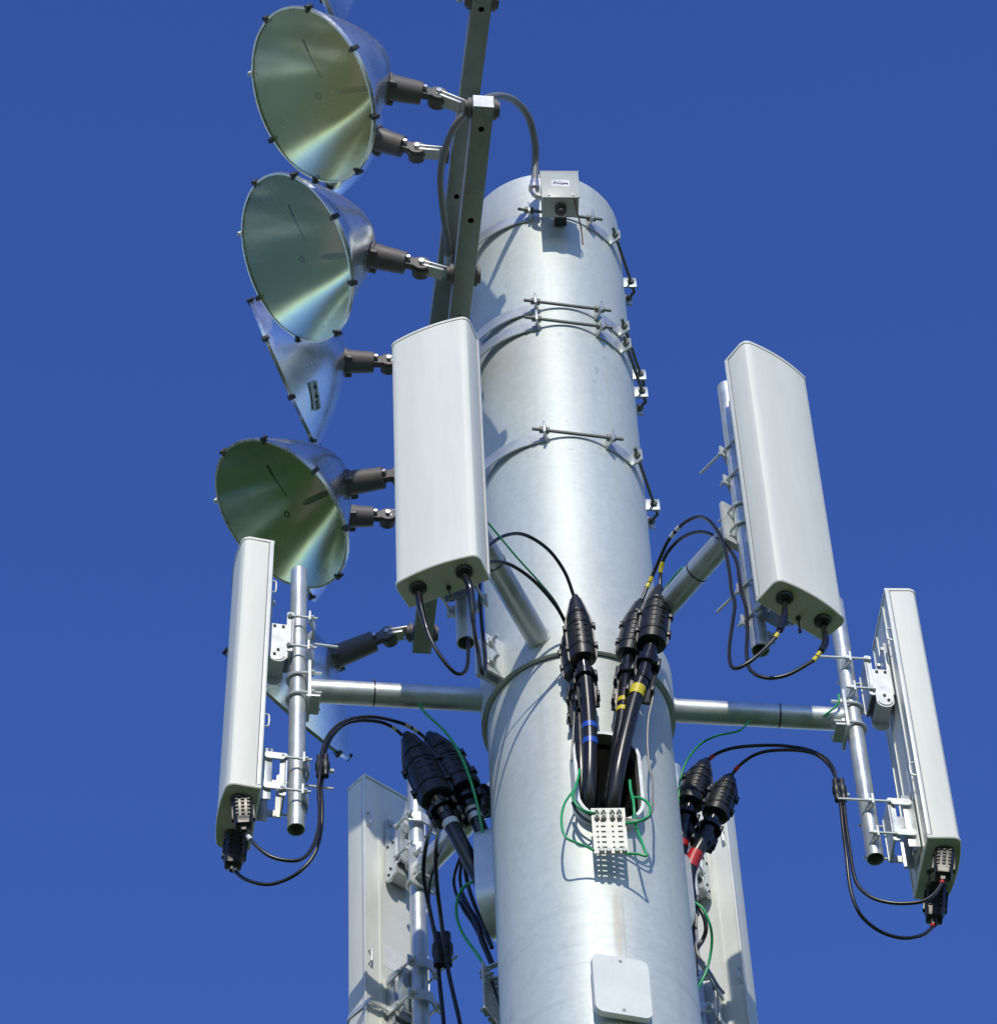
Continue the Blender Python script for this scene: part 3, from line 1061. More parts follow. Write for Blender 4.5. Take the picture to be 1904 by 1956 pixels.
def cable(name, label, cat, pts, r, m='rubber', group=None, n=10, tapes=(), tape_mat='yellow', sub=6, sleeve=None):
    """tapes: shares of the path; each band is a part of its cable."""
    path = smooth(pts, sub)
    t = thing(name, label, cat, path[0], 0, group)
    bm = B()
    tube(bm, path, r, n)
    part("jacket", bm, m, t, 60)
    if sleeve:
        i0, i1 = int(sleeve[0] * (len(path) - 1)), int(sleeve[1] * (len(path) - 1))
        bm = B()
        seg = path[i0:i1 + 1]
        tube(bm, seg, [r * (1.85 if k < len(seg) * 0.45 else 1.85 - 0.75 * (k / len(seg) - 0.45) / 0.55) + 0.0004 * (k % 2) for k in range(len(seg))], 14)
        part("taped_sleeve", bm, 'gloss', t, 60)
    for f in tapes:
        mm = tape_mat
        if isinstance(f, tuple):
            f, mm = f
        i = f * (len(path) - 1)
        a = path[int(i)]
        b = path[min(len(path) - 1, int(i) + 1)]
        p = a.lerp(b, i - int(i))
        d = (b - a).normalized()
        h = max(r * 0.45, 0.0105)
        bm = B()
        lathe(bm, p - d * h, p + d * h, [(0, r * 1.01), (0.001, r + 0.0014), (0.999, r + 0.0014), (1, r * 1.01)], 28)
        part("tape_band", bm, mm, t, 20)
    return t


def boot(label, p0, p1, r, group="black connector boots", collar=None, face=None):
    """A moulded weatherproof shell: tapered nose at p0, ribbed barrel to p1, seam flanges at both sides."""
    t = thing("connector_boot", label, "cable boot", p1, 0, group)
    d = (p1 - p0)
    L = d.length
    d.normalize()
    prof = [(0, r * 0.22), (0.03, r * 0.3), (0.1, r * 0.46), (0.34, r * 0.84), (0.345, r * 0.78), (0.36, r * 0.78), (0.365, r * 0.88), (0.5, r * 0.95), (0.505, r * 0.89), (0.52, r * 0.89),
            (0.525, r * 0.96), (0.84, r), (0.845, r * 0.94), (0.86, r * 0.94), (0.865, r), (0.99, r), (1.0, r * 0.84)]
    bm = B()
    lathe(bm, p0, p1, prof, 28)
    part("shell", bm, 'boot', t, 30)
    v = (CAM - p0).normalized()
    sd_ = d.cross(v).normalized()
    up_ = sd_.cross(d).normalized()
    bm = B()
    ol = [(0.05 * L, -r * 0.42), (0.34 * L, -r * 0.96), (0.42 * L, -r * 1.08), (0.95 * L, -r * 1.12), (L, -r * 1.0), (L, r * 1.0), (0.95 * L, r * 1.12), (0.42 * L, r * 1.08), (0.34 * L, r * 0.96), (0.05 * L, r * 0.42)]
    prism(bm, ol, p0 - up_ * (r * 0.1), d, sd_, up_, r * 0.2)
    for q in (0.5, 0.8):
        for sgn in (-1, 1):
            box(bm, p0 + d * (q * L) + sd_ * (sgn * r * 1.1), (0.02, r * 0.3, r * 0.5), d, sd_, up_, 0.0015)
    part("seam_flange", bm, 'boot', t, 40)
    bm = B()
    for col in (-0.55, 0.12):       # rows of short ribs moulded along the shell
        a = math.asin(col)
        nn = up_ * math.cos(a) + sd_ * math.sin(a)
        for k in range(7):
            q = 0.3 + 0.085 * k
            rr = r * min(0.97, 0.84 + (q - 0.34) * 0.55 if q > 0.34 else 0.78)
            box(bm, p0 + d * (q * L) + nn * rr, (0.03 * L, r * 0.36, 0.007), d, nn.cross(d), nn, 0.001)
    part("rib_row", bm, 'boot', t, 40)
    if collar:
        bm = B()
        dd = (collar - p1)
        lathe(bm, p1 - dd * 0.15, collar, [(0, r * 0.5), (0.42, r * 0.5), (0.44, r * 0.72), (0.62, r * 0.74), (0.64, r * 0.5), (1, r * 0.52)], 24)
        part("sealed_connector", bm, 'gloss', t, 30)
        bm = B()
        c0, c1 = p1 + dd * 0.25, p1 + dd * 1.5
        dn = dd.normalized()
        sn = dn.cross(sd_)
        if sn.dot(v) < 0:
            sn = -sn
        box(bm, (c0 + c1) / 2 - sn * (r * 0.42), ((c1 - c0).length, r * 1.75, r * 0.3), dn, sd_, sn, 0.004)
        for sgn, q in ((-1, 0.25), (1, 0.4), (-1, 0.8), (1, 0.85)):
            box(bm, c0.lerp(c1, q) + sd_ * (sgn * r * 0.84), (r * 0.55, r * 0.24, r * 0.8), dn, sd_, sn, 0.003)
        part("clamp_shell", bm, 'boot', t, 30)
    return t


def plug(label, p0, p1, ribbed):
    """A squarish clip-on cover that hangs from an antenna socket (p0) to its cable (p1)."""
    t = thing("cable_plug", label, "cable plug", p0, 0, "black plugs under the outer antennas")
    d = p1 - p0
    L = d.length
    d.normalize()
    v = (CAM - p0).normalized()
    sx = d.cross(v).normalized()
    sn = sx.cross(d).normalized()
    if sn.dot(v) < 0:
        sn = -sn
    bm = B()
    w0 = 0.034 if ribbed else 0.036

    def sec(q, a, b):
        return [p0 + d * (q * L) + sx * (a * x) + sn * (b * y) for x, y in ((-1, -0.7), (-0.7, -1), (0.7, -1), (1, -0.7), (1, 0.7), (0.7, 1), (-0.7, 1), (-1, 0.7))]
    loft(bm, [sec(0.0, w0 * 0.8, 0.024), sec(0.04, w0, 0.03), sec(0.66, w0, 0.03), sec(0.7, w0 * 0.86, 0.028), sec(0.86, w0 * 0.8, 0.026), sec(0.9, 0.012, 0.012), sec(1.0, 0.01, 0.01)])
    part("cover", bm, 'boot', t, 30)
    bm = B()
    for k in range(5):
        q = 0.14 + 0.12 * k
        for x in ((-0.62, 0.0, 0.62) if ribbed else (-0.5, 0.5)):
            box(bm, p0 + d * (q * L) + sx * (w0 * x) + sn * 0.031, (0.05 * L, 0.012, 0.008), d, sx, sn, 0.001)
    for sg in (-1, 1):
        box(bm, p0 + d * (0.4 * L) + sx * (sg * (w0 + 0.003)), (0.5 * L, 0.008, 0.02), d, sx, sn, 0.001)
    part("rib_row", bm, 'boot', t, 30)
    return t


F_R, J_R = 0.0265, 0.0068
G_F, G_J, G_G = "thick black feeder cables", "thin black jumper cables", "green earth wires"

# --- front: blue sector
gl_l, gl_r = ant_point(248, 0.2, -0.085, ZB - 0.015), ant_point(248, 0.2, 0.085, ZB - 0.015)
cable("jumper_cable", "black jumper looping from the front antenna's underside, arching highest to the blue-taped boot", "cable",
      [gl_l] + pts_at([(805, 1165, -1.105), (822, 1220, -1.09), (850, 1266, -1.06), (876, 1288, -1.03), (893, 1270, -1.01), (893, 1205, -0.97), (893, 1120, -0.92), (908, 1070, -0.89), (932, 1044, -0.86), (962, 1024, -0.80), (1000, 1021, -0.74), (1045, 1048, -0.66), (1078, 1092, -0.58), (1097, 1142, -0.52)]), J_R, 'rubber', G_J, sleeve=(0.0, 0.13))
cable("jumper_cable", "black jumper hanging lowest under the front antenna, lower arc to the rear boot", "cable",
      [gl_r] + pts_at([(899, 1130, -1.165), (904, 1190, -1.12), (914, 1250, -1.06), (922, 1288, -1.02), (927, 1262, -0.98), (920, 1190, -0.96), (916, 1120, -0.93), (922, 1085, -0.88), (940, 1073, -0.85), (975, 1079, -0.78), (1020, 1110, -0.68), (1062, 1158, -0.56), (1086, 1202, -0.47)]), J_R, 'rubber', G_J, sleeve=(0.0, 0.16))
for gp, k in ((gl_l, "left"), (gl_r, "right")):
    pass
boot("black ribbed boot in front of the pole, above the blue tape", P(1098, 1138, -0.525), P(1114, 1262, -0.475), 0.047, collar=P(1120, 1318, -0.455))
boot("black boot half hidden behind the blue-taped boot", P(1086, 1200, -0.44), P(1100, 1292, -0.405), 0.042, collar=P(1104, 1350, -0.395))
cable("feeder_cable", "thick black feeder with two blue tape bands entering the front port", "cable",
      pts_at([(1119, 1300, -0.46), (1124, 1360, -0.445), (1127, 1420, -0.43), (1126, 1490, -0.40), (1124, 1545, -0.35), (1122, 1565, -0.29)]), F_R, 'rubber', G_F, 20, (0.305, 0.40), 'blue')
cable("feeder_cable", "thick black feeder in the dark behind the blue-taped one", "cable",
      pts_at([(1104, 1340, -0.395), (1108, 1400, -0.39), (1110, 1465, -0.38), (1112, 1528, -0.345), (1113, 1548, -0.29)]), F_R * 0.9, 'rubber', G_F, 20)
bm = B()
# --- front: yellow sector
gl_l, gl_r = ant_point(308, 0.2, -0.085, ZB - 0.015), ant_point(308, 0.2, 0.085, ZB - 0.015)
cable("jumper_cable", "black jumper with white tape arching highest to the upper right antenna", "cable",
      zoomed(1850, 1500, 2.72, [(125, 740, -0.44), (160, 650, -0.45), (195, 575, -0.46), (250, 450, -0.50), (320, 290, -0.56), (400, 180, -0.62), (480, 110, -0.67), (580, 70, -0.72), (665, 105, -0.77), (735, 195, -0.80), (790, 330, -0.83), (828, 530, -0.86), (842, 660, -0.88), (868, 770, -0.90), (855, 900, -0.92), (825, 1120, -0.96), (835, 1255, -0.99), (885, 1290, -1.0), (1000, 1230, -1.01), (1130, 1115, -1.015), (1210, 1020, -1.02), (1262, 900, -1.021)]) + [gl_l], J_R, 'rubber', G_J, 10,
      ((0.06, 'yellow'), (0.09, 'yellow'), (0.21, 'white_tape'), (0.235, 'white_tape'), (0.905, 'yellow')), sleeve=(0.93, 1.0))
cable("jumper_cable", "black jumper with yellow tape arching lower, second of the upper right antenna's pair", "cable",
      zoomed(1850, 1500, 2.72, [(265, 650, -0.47), (272, 560, -0.48), (278, 480, -0.50), (325, 365, -0.54), (420, 260, -0.60), (520, 205, -0.66), (620, 195, -0.71), (725, 240, -0.76), (840, 350, -0.82), (890, 460, -0.84), (910, 600, -0.855), (930, 700, -0.87), (962, 820, -0.88), (970, 1000, -0.89), (965, 1180, -0.90), (1000, 1310, -0.905), (1130, 1368, -0.91), (1300, 1340, -0.915), (1480, 1240, -0.917), (1540, 1180, -0.917), (1598, 1080, -0.917)]) + [gl_r], J_R, 'rubber', G_J, 10,
      ((0.085, 'yellow'), (0.105, 'yellow'), (0.875, 'yellow'), (0.905, 'yellow')), sleeve=(0.925, 1.0))
boot("black ribbed boot at the pole's right edge, the larger above the yellow tape", P(1259, 1120, -0.475), P(1244, 1232, -0.455), 0.052, collar=P(1227, 1300, -0.44))
boot("black boot half hidden behind the larger yellow-taped boot", P(1224, 1146, -0.43), P(1200, 1254, -0.41), 0.045, collar=P(1193, 1320, -0.40))
cable("feeder_cable", "thick black feeder with yellow tape slanting into the front port", "cable",
      pts_at([(1229, 1290, -0.44), (1216, 1325, -0.435), (1204, 1368, -0.43), (1190, 1425, -0.42), (1178, 1485, -0.40), (1170, 1545, -0.35), (1167, 1565, -0.29)]), F_R, 'rubber', G_F, 20, (0.14, 0.175), 'yellow')
cable("feeder_cable", "thick black feeder with yellow tape behind the slanting one", "cable",
      pts_at([(1193, 1310, -0.40), (1190, 1350, -0.398), (1183, 1400, -0.395), (1172, 1465, -0.38), (1160, 1528, -0.345), (1157, 1550, -0.29)]), F_R * 0.85, 'rubber', G_F, 20, (0.16, 0.24), 'yellow')

# --- left sector
cable("jumper_cable", "black jumper at left with white tape ending in the antenna's upper plug", "cable",
      zoomed(600, 2000, 2.72, [(1790, 500, 0.04), (1740, 455, 0.03), (1640, 390, 0.0), (1500, 345, -0.05), (1350, 320, -0.09), (1200, 335, -0.13), (1085, 385, -0.16), (1005, 470, -0.18), (962, 570, -0.19), (946, 660, -0.195), (940, 760, -0.2), (925, 900, -0.2), (935, 1050, -0.2), (928, 1200, -0.21), (895, 1330, -0.22), (830, 1435, -0.23), (730, 1478, -0.24), (560, 1450, -0.25), (440, 1370, -0.255), (345, 1262, -0.255)]), J_R, 'rubber', G_J, 10,
      ((0.075, 'white_tape'), (0.105, 'white_tape'), (0.985, 'white_tape')))
cable("jumper_cable", "black jumper at left making the lowest loop to the antenna's hanging plug", "cable",
      zoomed(600, 2000, 2.72, [(1600, 470, 0.02), (1530, 410, 0.0), (1420, 362, -0.04), (1260, 350, -0.09), (1130, 385, -0.12), (1045, 465, -0.14), (990, 570, -0.155), (972, 660, -0.165), (965, 760, -0.17), (948, 900, -0.17), (955, 1050, -0.17), (945, 1250, -0.16), (890, 1430, -0.15), (780, 1560, -0.14), (640, 1640, -0.12), (500, 1668, -0.11), (350, 1632, -0.1), (270, 1575, -0.09), (238, 1515, -0.087)]), J_R, 'rubber', G_J, 10,
      ((0.055, 'white_tape'), (0.97, 'white_tape')))
boot("black boot beside the left arm, outer one of the shaded pair", P(776, 1402, 0.02), P(836, 1528, 0.04), 0.062, collar=P(851, 1556, 0.06))
boot("black boot beside the left arm, inner one of the shaded pair nearer the pole", P(819, 1402, 0.05), P(888, 1514, 0.07), 0.062, collar=P(900, 1545, 0.08))
cable("feeder_cable", "thick black feeder with white tape, outer one at the pole's left side", "cable",
      pts_at([(846, 1545, 0.055), (868, 1588, 0.07), (890, 1630, 0.09), (910, 1668, 0.11), (935, 1715, 0.12), (955, 1740, 0.12)]), F_R * 1.1, 'rubber', G_F, 20, (0.14,), 'white_tape')
cable("feeder_cable", "thick black feeder with white tape, inner one tight against the pole's left side", "cable",
      pts_at([(896, 1534, 0.08), (912, 1570, 0.09), (928, 1610, 0.11), (945, 1650, 0.12), (965, 1680, 0.12)]), F_R, 'rubber', G_F, 20, (0.1, 0.2), 'white_tape')
plug("black ribbed plug under the left antenna, the upper one", ant_point(188, 0.2, 0.085, ZB), P(466, 1588, -0.255), True)
plug("black plug hanging below the left antenna's lower corner", ant_point(188, 0.2, -0.085, ZB), P(444, 1664, -0.087), False)

# --- right sector
def zr(pts):
    return zoomed(1900, 2200, 2.3732, pts)


def z8(pts):
    return zoomed(2300, 2200, 2.9565, pts)


cable("jumper_cable", "black jumper at right making the lowest loop to the antenna's hanging plug", "cable",
      zr([(445, 115, 0.2), (520, 60, 0.19), (650, 20, 0.17), (850, 5, 0.15), (1000, 10, 0.13), (1150, 35, 0.11), (1270, 90, 0.1), (1330, 170, 0.09), (1352, 260, 0.085)]) +
      z8([(512, 340, 0.08), (530, 440, 0.08), (542, 560, 0.08), (562, 760, 0.085), (592, 1000, 0.09), (622, 1250, 0.11), (680, 1430, 0.13), (760, 1540, 0.16), (900, 1640, 0.19), (1080, 1690, 0.22), (1240, 1668, 0.24), (1325, 1612, 0.25), (1350, 1560, 0.255)]), J_R, 'rubber', G_J, 10, ((0.02, 'red'), (0.985, 'red')))
cable("jumper_cable", "black jumper at right making the shorter loop to the antenna's ribbed plug", "cable",
      zr([(615, 215, 0.2), (680, 140, 0.18), (780, 72, 0.16), (900, 42, 0.14), (1080, 40, 0.12), (1210, 70, 0.105), (1305, 150, 0.1), (1350, 235, 0.095)]) +
      z8([(530, 330, 0.09), (556, 420, 0.09), (570, 540, 0.09), (592, 740, 0.09), (622, 940, 0.09), (643, 1085, 0.09), (690, 1230, 0.09), (800, 1330, 0.088), (950, 1378, 0.087), (1100, 1388, 0.087), (1250, 1370, 0.087), (1350, 1310, 0.087), (1410, 1230, 0.087), (1430, 1180, 0.087)]), J_R, 'rubber', G_J, 10, ((0.03, 'red'), (0.985, 'red')))
q = zr([(440, 105, 0.2), (325, 420, 0.21), (285, 560, 0.22), (612, 212, 0.2), (500, 500, 0.21), (440, 640, 0.22)])
boot("black ribbed boot at right, beside the pole and the green wire", q[0], q[1], 0.049, collar=q[2])
boot("black ribbed boot at right, outer one over the antenna's back", q[3], q[4], 0.049, collar=q[5])
cable("feeder_cable", "thick black feeder with red tape at the pole's right side", "cable",
      zr([(450, 620, 0.22), (400, 710, 0.22), (345, 810, 0.23), (315, 910, 0.24), (310, 1020, 0.25), (300, 1120, 0.24)]), F_R, 'rubber', G_F, 20, (0.33, 0.40, 0.47), 'red')
cable("feeder_cable", "thick black feeder almost hidden behind the pole's right edge", "cable",
      zr([(290, 540, 0.22), (272, 640, 0.23), (262, 720, 0.24), (240, 850, 0.24)]), F_R, 'rubber', G_F, 20, (0.6,), 'red')
q = z8([(1430, 1190, 0.087), (1352, 1575, 0.255)])
plug("black ribbed plug under the right antenna beside a red tape", ant_point(8, 0.2, -0.085, ZB), q[0], True)
plug("black plug hanging below the right antenna's lower corner", ant_point(8, 0.2, 0.085, ZB), q[1], False)


# --- lower left behind: cables that hang past the arm
def z4(pts):
    return zoomed(1000, 2300, 2.72, pts)


cable("jumper_cable", "black cable hanging at lower left, outer one of the pair through the hanger", "cable",
      z4([(815, 230, 0.1), (770, 330, 0.25), (725, 450, 0.4), (692, 600, 0.5), (682, 780, 0.58), (710, 950, 0.64), (752, 1160, 0.68), (778, 1300, 0.7), (795, 1450, 0.7), (812, 1650, 0.7), (838, 1900, 0.72), (850, 2050, 0.72)]), 0.0085, 'rubber', G_J)
cable("jumper_cable", "black cable hanging at lower left, inner one of the pair through the hanger", "cable",
      z4([(840, 260, 0.1), (815, 380, 0.25), (790, 500, 0.4), (780, 660, 0.5), (790, 860, 0.56), (815, 1070, 0.62), (842, 1280, 0.66), (864, 1450, 0.68), (902, 1650, 0.68), (960, 1900, 0.7), (990, 2050, 0.7)]), 0.0085, 'rubber', G_J)
cable("jumper_cable", "thin black lead drooping beside the pole at lower left", "cable",
      z4([(975, 640, 0.15), (940, 740, 0.2), (925, 830, 0.25), (945, 930, 0.25), (1000, 1050, 0.22), (1080, 1170, 0.2), (1140, 1290, 0.19), (1180, 1370, 0.18), (1225, 1480, 0.16)]), 0.006, 'rubber', G_J)
cable("jumper_cable", "thick black lead along the green wire at lower left", "cable",
      z4([(985, 920, 0.25), (1020, 1010, 0.22), (1075, 1100, 0.2), (1125, 1200, 0.19), (1150, 1300, 0.18), (1190, 1390, 0.18), (1235, 1500, 0.16)]), 0.011, 'rubber', G_J)
cable("jumper_cable", "black lead running down from the left earth bar along the pole", "cable",
      z4([(1235, 1640, 0.14), (1262, 1720, 0.12), (1295, 1810, 0.1), (1330, 1880, 0.06)]), 0.006, 'rubber', G_J)


cable("jumper_cable", "short black cable curling behind the green wire at lower right", "cable",
      zr([(300, 1000, 0.25), (345, 1090, 0.24), (415, 1185, 0.24), (438, 1290, 0.26), (415, 1370, 0.28), (375, 1430, 0.28), (350, 1490, 0.26), (335, 1560, 0.24)]), 0.008, 'rubber', G_J)
cable("jumper_cable", "black cable hanging tight along the pole's right edge at lower right", "cable",
      zr([(330, 900, 0.28), (350, 1000, 0.28), (362, 1100, 0.27), (352, 1250, 0.26), (352, 1400, 0.26), (365, 1500, 0.26), (372, 1620, 0.26)]), 0.0075, 'rubber', G_J)
cable("ground_lead", "pale grey lead beside the black cables at lower right", "wire",
      zr([(372, 1150, 0.26), (368, 1280, 0.26), (366, 1400, 0.26), (385, 1480, 0.26), (430, 1540, 0.28)]), 0.005, 'grey_wire', "grey and black leads by the front port")
cable("jumper_cable", "black lead crossing from the pole to the rear mount pipe at lower right", "cable",
      zr([(350, 1490, 0.3), (400, 1530, 0.4), (460, 1590, 0.55), (520, 1690, 0.7), (560, 1740, 0.8)]), 0.006, 'rubber', G_J)
cable("jumper_cable", "black cable slanting from the inner left feeder to the left earth bar", "cable",
      z4([(1010, 640, 0.12), (1020, 760, 0.15), (1050, 900, 0.18), (1100, 1040, 0.18), (1150, 1160, 0.17), (1200, 1280, 0.16), (1230, 1360, 0.15)]), 0.008, 'rubber', G_J)


cable("jumper_cable", "black cable dropping from the shaded boots behind the rear arm", "cable",
      z4([(905, 260, 0.1), (925, 420, 0.2), (960, 560, 0.3), (985, 660, 0.36), (975, 790, 0.4), (990, 900, 0.4), (1040, 1010, 0.36), (1100, 1120, 0.3), (1160, 1230, 0.24), (1210, 1330, 0.18)]), 0.0065, 'rubber', G_J)
cable("jumper_cable", "thin black cable across the gap between the inner left feeder and the hanger", "cable",
      z4([(880, 330, 0.1), (895, 420, 0.2), (850, 520, 0.35), (800, 640, 0.5), (742, 800, 0.6), (725, 960, 0.66), (745, 1120, 0.7), (800, 1290, 0.71)]), 0.0055, 'rubber', G_J)


# cable hangers
def hanger(label, c, s=1.0):
    t = thing("cable_hanger", label, "cable hanger", c, 0, "black cable hangers on mount pipes")
    bm = B()
    for dx in (-0.011, 0.011):
        lathe(bm, c + V((dx * s, 0, -0.06 * s)), c + V((dx * s, 0, 0.05 * s)), [(0, 0.0125 * s), (0.3, 0.0125 * s), (0.34, 0.016 * s), (0.62, 0.016 * s), (0.66, 0.0115 * s), (1, 0.011 * s)], 12)
    box(bm, c + V((0, 0.01, 0.012)), (0.036 * s, 0.04 * s, 0.032 * s), bevel=0.003)
    part("grommet", bm, 'boot', t, 40)
    bm = B()
    tube(bm, [c + V((0.0, 0.03, 0.01)), c + V((0.03, 0.045, 0.016))], 0.005, 8)
    nut(bm, c + V((0.03, 0.045, 0.016)), (1, 0.4, 0), 0.01, 0.012)
    part("hanger_bolt", bm, 'zinc', t, 40)


hanger("black cable hanger beside the left mount pipe", P(616, 1462, -0.185))
hanger("black cable hanger beside the right mount pipe", P(1603, 1508, 0.085))
hanger("black cable hanger at lower left among the hanging cables", P(845, 1812, 0.69), 1.5)

# --- green earth wires
q = z4([(1120, 60, 0.12), (1185, 240, 0.12)])
boot("black boot squeezed between the shaded pair and the pole's left side", q[0], q[1], 0.05)
GR = 0.0042


def wire(label, pts, r=GR, m='green', group=G_G, name="earth_wire"):
    cable(name, label, "wire", pts, r, m, group, 8)


wire("green earth wire crossing the pole from the front antenna to the blue-taped boot", pts_at([(920, 985, -0.9), (940, 1008, -0.85), (985, 1062, -0.76), (1030, 1112, -0.66), (1062, 1152, -0.56), (1080, 1190, -0.47)]), 0.0038)
wire("green earth wire curving from the right arm down to the right boots", pts_at([(1432, 1376, 0.085), (1412, 1396, 0.05), (1372, 1405, 0.08), (1340, 1420, 0.12), (1315, 1448, 0.15), (1301, 1482, 0.17), (1296, 1525, 0.19), (1297, 1580, 0.2)]))
wire("green earth wire bowing over the right antenna's back at lower right", zr([(290, 1080, 0.2), (345, 1100, 0.18), (415, 1150, 0.18), (462, 1250, 0.2), (480, 1350, 0.24), (470, 1470, 0.28), (440, 1590, 0.3), (385, 1700, 0.3), (340, 1790, 0.25)]), 0.0052)
wire("green earth wire running from the left arm down behind the left boots", pts_at([(800, 1340, -0.09), (810, 1360, -0.07), (850, 1398, -0.06), (878, 1440, -0.08), (898, 1490, -0.07), (912, 1540, -0.04), (922, 1590, 0.0), (935, 1640, 0.05), (950, 1680, 0.1)]), 0.0052)
wire("green earth wire in a wide bow at lower left below the feeders", z4([(1185, 750, 0.1), (1150, 790, 0.1), (1080, 825, 0.11), (1000, 880, 0.14), (952, 980, 0.17), (947, 1100, 0.18), (988, 1230, 0.18), (1055, 1335, 0.17), (1125, 1430, 0.16), (1175, 1530, 0.15)]), 0.0058)


def z2(pts):
    return zoomed(1400, 2100, 2.72, pts)


wire("short green earth wire tucked between the port and the earth bar", z2([(850, 470, -0.40), (835, 540, -0.42), (815, 610, -0.44), (792, 690, -0.45), (830, 765, -0.45), (890, 805, -0.44), (965, 825, -0.42)]), 0.005)
wire("green earth wire looping widest to the left of the earth bar", z2([(840, 600, -0.39), (775, 670, -0.41), (725, 750, -0.43), (702, 850, -0.44), (708, 950, -0.45), (740, 1020, -0.45), (820, 1060, -0.44), (900, 1090, -0.43), (965, 1125, -0.42)]), 0.0045)
wire("short straight green earth wire at the port's lower right rim", z2([(1250, 560, -0.40), (1258, 640, -0.41), (1278, 720, -0.42), (1285, 800, -0.42), (1288, 880, -0.41)]), 0.0052)
wire("green earth wire in a round loop right of the earth bar", z2([(1260, 700, -0.40), (1325, 698, -0.42), (1390, 735, -0.43), (1415, 790, -0.44), (1395, 850, -0.44), (1320, 890, -0.43), (1215, 905, -0.42)]), 0.0052)
wire("green earth wire slanting to the earth bar's lower right corner", z2([(1290, 900, -0.40), (1330, 1010, -0.41), (1362, 1100, -0.42), (1385, 1165, -0.42), (1310, 1150, -0.42), (1215, 1148, -0.415)]), 0.0052)
wire("short green earth wire at the top of the right arm", zoomed(2300, 1700, 2.9565, [(520, 1040, 0.06), (525, 1090, 0.06), (495, 1145, 0.07), (440, 1190, 0.08), (390, 1225, 0.09)]), 0.0045)
wire("green earth wire behind the arm of the upper right antenna", zoomed(1850, 1500, 2.72, [(300, 660, -0.40), (350, 590, -0.46), (400, 530, -0.5), (450, 480, -0.54)]), 0.0038)
GL = "grey and black leads by the front port"
wire("grey lead hanging from the yellow-taped boots to the earth bar", zoomed(1400, 1500, 2.72, [(1445, 1480, -0.43), (1425, 1580, -0.42), (1400, 1700, -0.41), (1392, 1880, -0.40)]) + z2([(1405, 430, -0.39), (1432, 560, -0.39), (1435, 700, -0.40), (1425, 820, -0.42), (1340, 880, -0.42), (1215, 885, -0.415)]), 0.0042, 'grey_wire', GL, "ground_lead")
wire("grey lead running down behind the blue-taped feeder", zoomed(1400, 1500, 2.72, [(805, 1640, -0.42), (800, 1760, -0.40), (790, 1900, -0.39)]) + z2([(785, 320, -0.385), (782, 400, -0.385)]), 0.004, 'grey_wire', GL, "ground_lead")
wire("black lead sagging to the earth bar, uppermost on its left", z2([(800, 720, -0.40), (840, 775, -0.41), (900, 815, -0.415), (965, 850, -0.415)]), 0.005, 'rubber', GL, "ground_lead")
wire("black lead sagging to the earth bar, lowermost on its left", z2([(790, 740, -0.39), (830, 815, -0.40), (890, 870, -0.41), (965, 905, -0.415)]), 0.0055, 'rubber', GL, "ground_lead")
wire("black lead leaving the earth bar to its right", z2([(1215, 870, -0.415), (1290, 880, -0.415), (1360, 880, -0.41), (1410, 850, -0.39)]), 0.005, 'rubber', GL, "ground_lead")


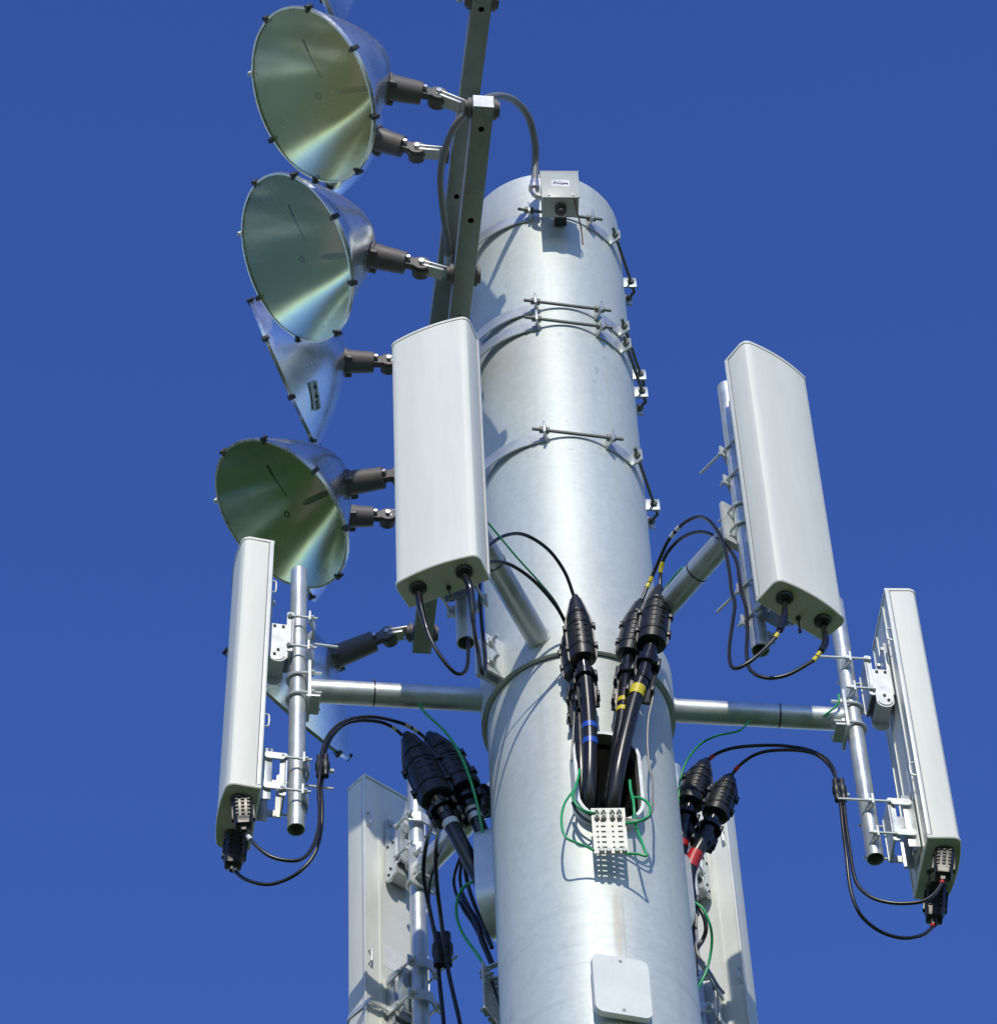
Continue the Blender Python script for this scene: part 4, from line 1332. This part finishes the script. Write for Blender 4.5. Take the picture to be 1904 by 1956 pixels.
# ------------------------------------------------------------------ earth bars
def earth_bar(label, az):
    o0 = P(1164, 1588, -0.415)
    t = thing("earth_bar", label, "earth bar", o0, 0, "perforated earth bars")
    N, T, Z = V((0.06, -0.998, 0)).normalized(), V((0.998, 0.06, 0)).normalized(), V((0, 0, 1))
    W_, H_ = 0.116, 0.225
    xs = [-W_ / 2, -0.046, -0.034, -0.022, -0.004, 0.004, 0.016, 0.022, 0.027, 0.047, W_ / 2]
    holes = {1, 3, 6, 8}
    nz = 19
    bm = B()
    cols = [(-W_ / 2, -0.0445, 0), (-0.0445, -0.0365, 1), (-0.0365, -0.0285, 0), (-0.0285, -0.0125, 1), (-0.0125, 0.0075, 0), (0.0075, 0.0155, 1), (0.0155, 0.029, 0), (0.029, 0.045, 1), (0.045, W_ / 2, 0)]
    th = 0.006
    for a, b, hole in cols:
        if not hole:
            box(bm, o0 + T * ((a + b) / 2), (b - a, th, H_), T, N, Z)
        else:
            z = -H_ / 2
            rows = [(-0.1125, -0.088)] + [(-0.088 + k * 0.026 + 0.009, -0.088 + (k + 1) * 0.026) for k in range(5)] + [(0.056, 0.1125)]
            for z0, z1 in rows:
                box(bm, o0 + T * ((a + b) / 2) + Z * ((z0 + z1) / 2), (b - a, th * 0.98, z1 - z0), T, N, Z)
    pl = part("plate", bm, 'tinned', t, 30)
    bm = B()
    for x in (-0.04, -0.0165, 0.013, 0.037):
        for z in (0.085, 0.06):
            nut(bm, o0 + T * x + Z * z + N * 0.009, N, 0.0095, 0.012)
            tube(bm, [o0 + T * x + Z * z - N * 0.02, o0 + T * x + Z * z + N * 0.022], 0.004, 8)
        nut(bm, o0 + T * (x + 0.008) + Z * (-0.106) + N * 0.009, N, 0.0095, 0.014)
    part("terminal_bolt", bm, 'galv_dull', t, 40)
    bm = B()
    for x in (-0.03, 0.03):
        box(bm, o0 + T * x + Z * 0.1 - N * 0.047, (0.02, 0.082, 0.005), T, N, Z)
    part("standoff", bm, 'zinc', t, 30)
    return t


eb = earth_bar("perforated earth bar standing off the pole below the front port", 0)
e2 = copy_tree(eb)
rot = Matrix.Rotation(RAD(-119), 4, 'Z')
e2.location = rot @ eb.location
e2.location.z -= 0.19
e2.location.x += 0.03
e2.rotation_euler = (0, 0, RAD(-119))
e2['label'] = "perforated earth bar seen on edge at the pole's lower left side"

# ------------------------------------------------------------------ blank cover plate low on the pole
azc = 270 + 17
N, T, Z = polar(1, azc, 0), polar(1, azc + 90, 0), V((0, 0, 1))
cc = (P(1184, 1832, -0.36) + P(1190, 1942, -0.36)) / 2
hc = P(1184, 1832, -0.36).z - P(1190, 1942, -0.36).z
cp = thing("cover_plate", "blank rounded cover plate bolted low on the pole", "cover plate", cc)
bm = B()
prism(bm, rounded(0.192, hc, 0.028, 7), cc - N * 0.016, T, Z, N, 0.024)
bmesh.ops.bevel(bm, geom=[e for e in bm.edges if e.is_valid and len(e.link_faces) == 2 and e.calc_face_angle() > 1.0], offset=0.002, segments=2, affect='EDGES')
pl = part("plate", bm, 'tray', cp, 30)
bm = B()
for s in (-1, 1):
    c = cc + Z * (s * (hc / 2 - 0.02)) + N * 0.008
    tube(bm, [c, c + N * 0.0015], 0.006, 12)
o = part("bolt", bm, 'galv_dull', cp)
bm = B()
prism(bm, rounded(0.15, hc - 0.06, 0.02, 6), cc - N * 0.06, T, Z, N, 0.056)
part("port_neck", bm, 'zinc', cp)
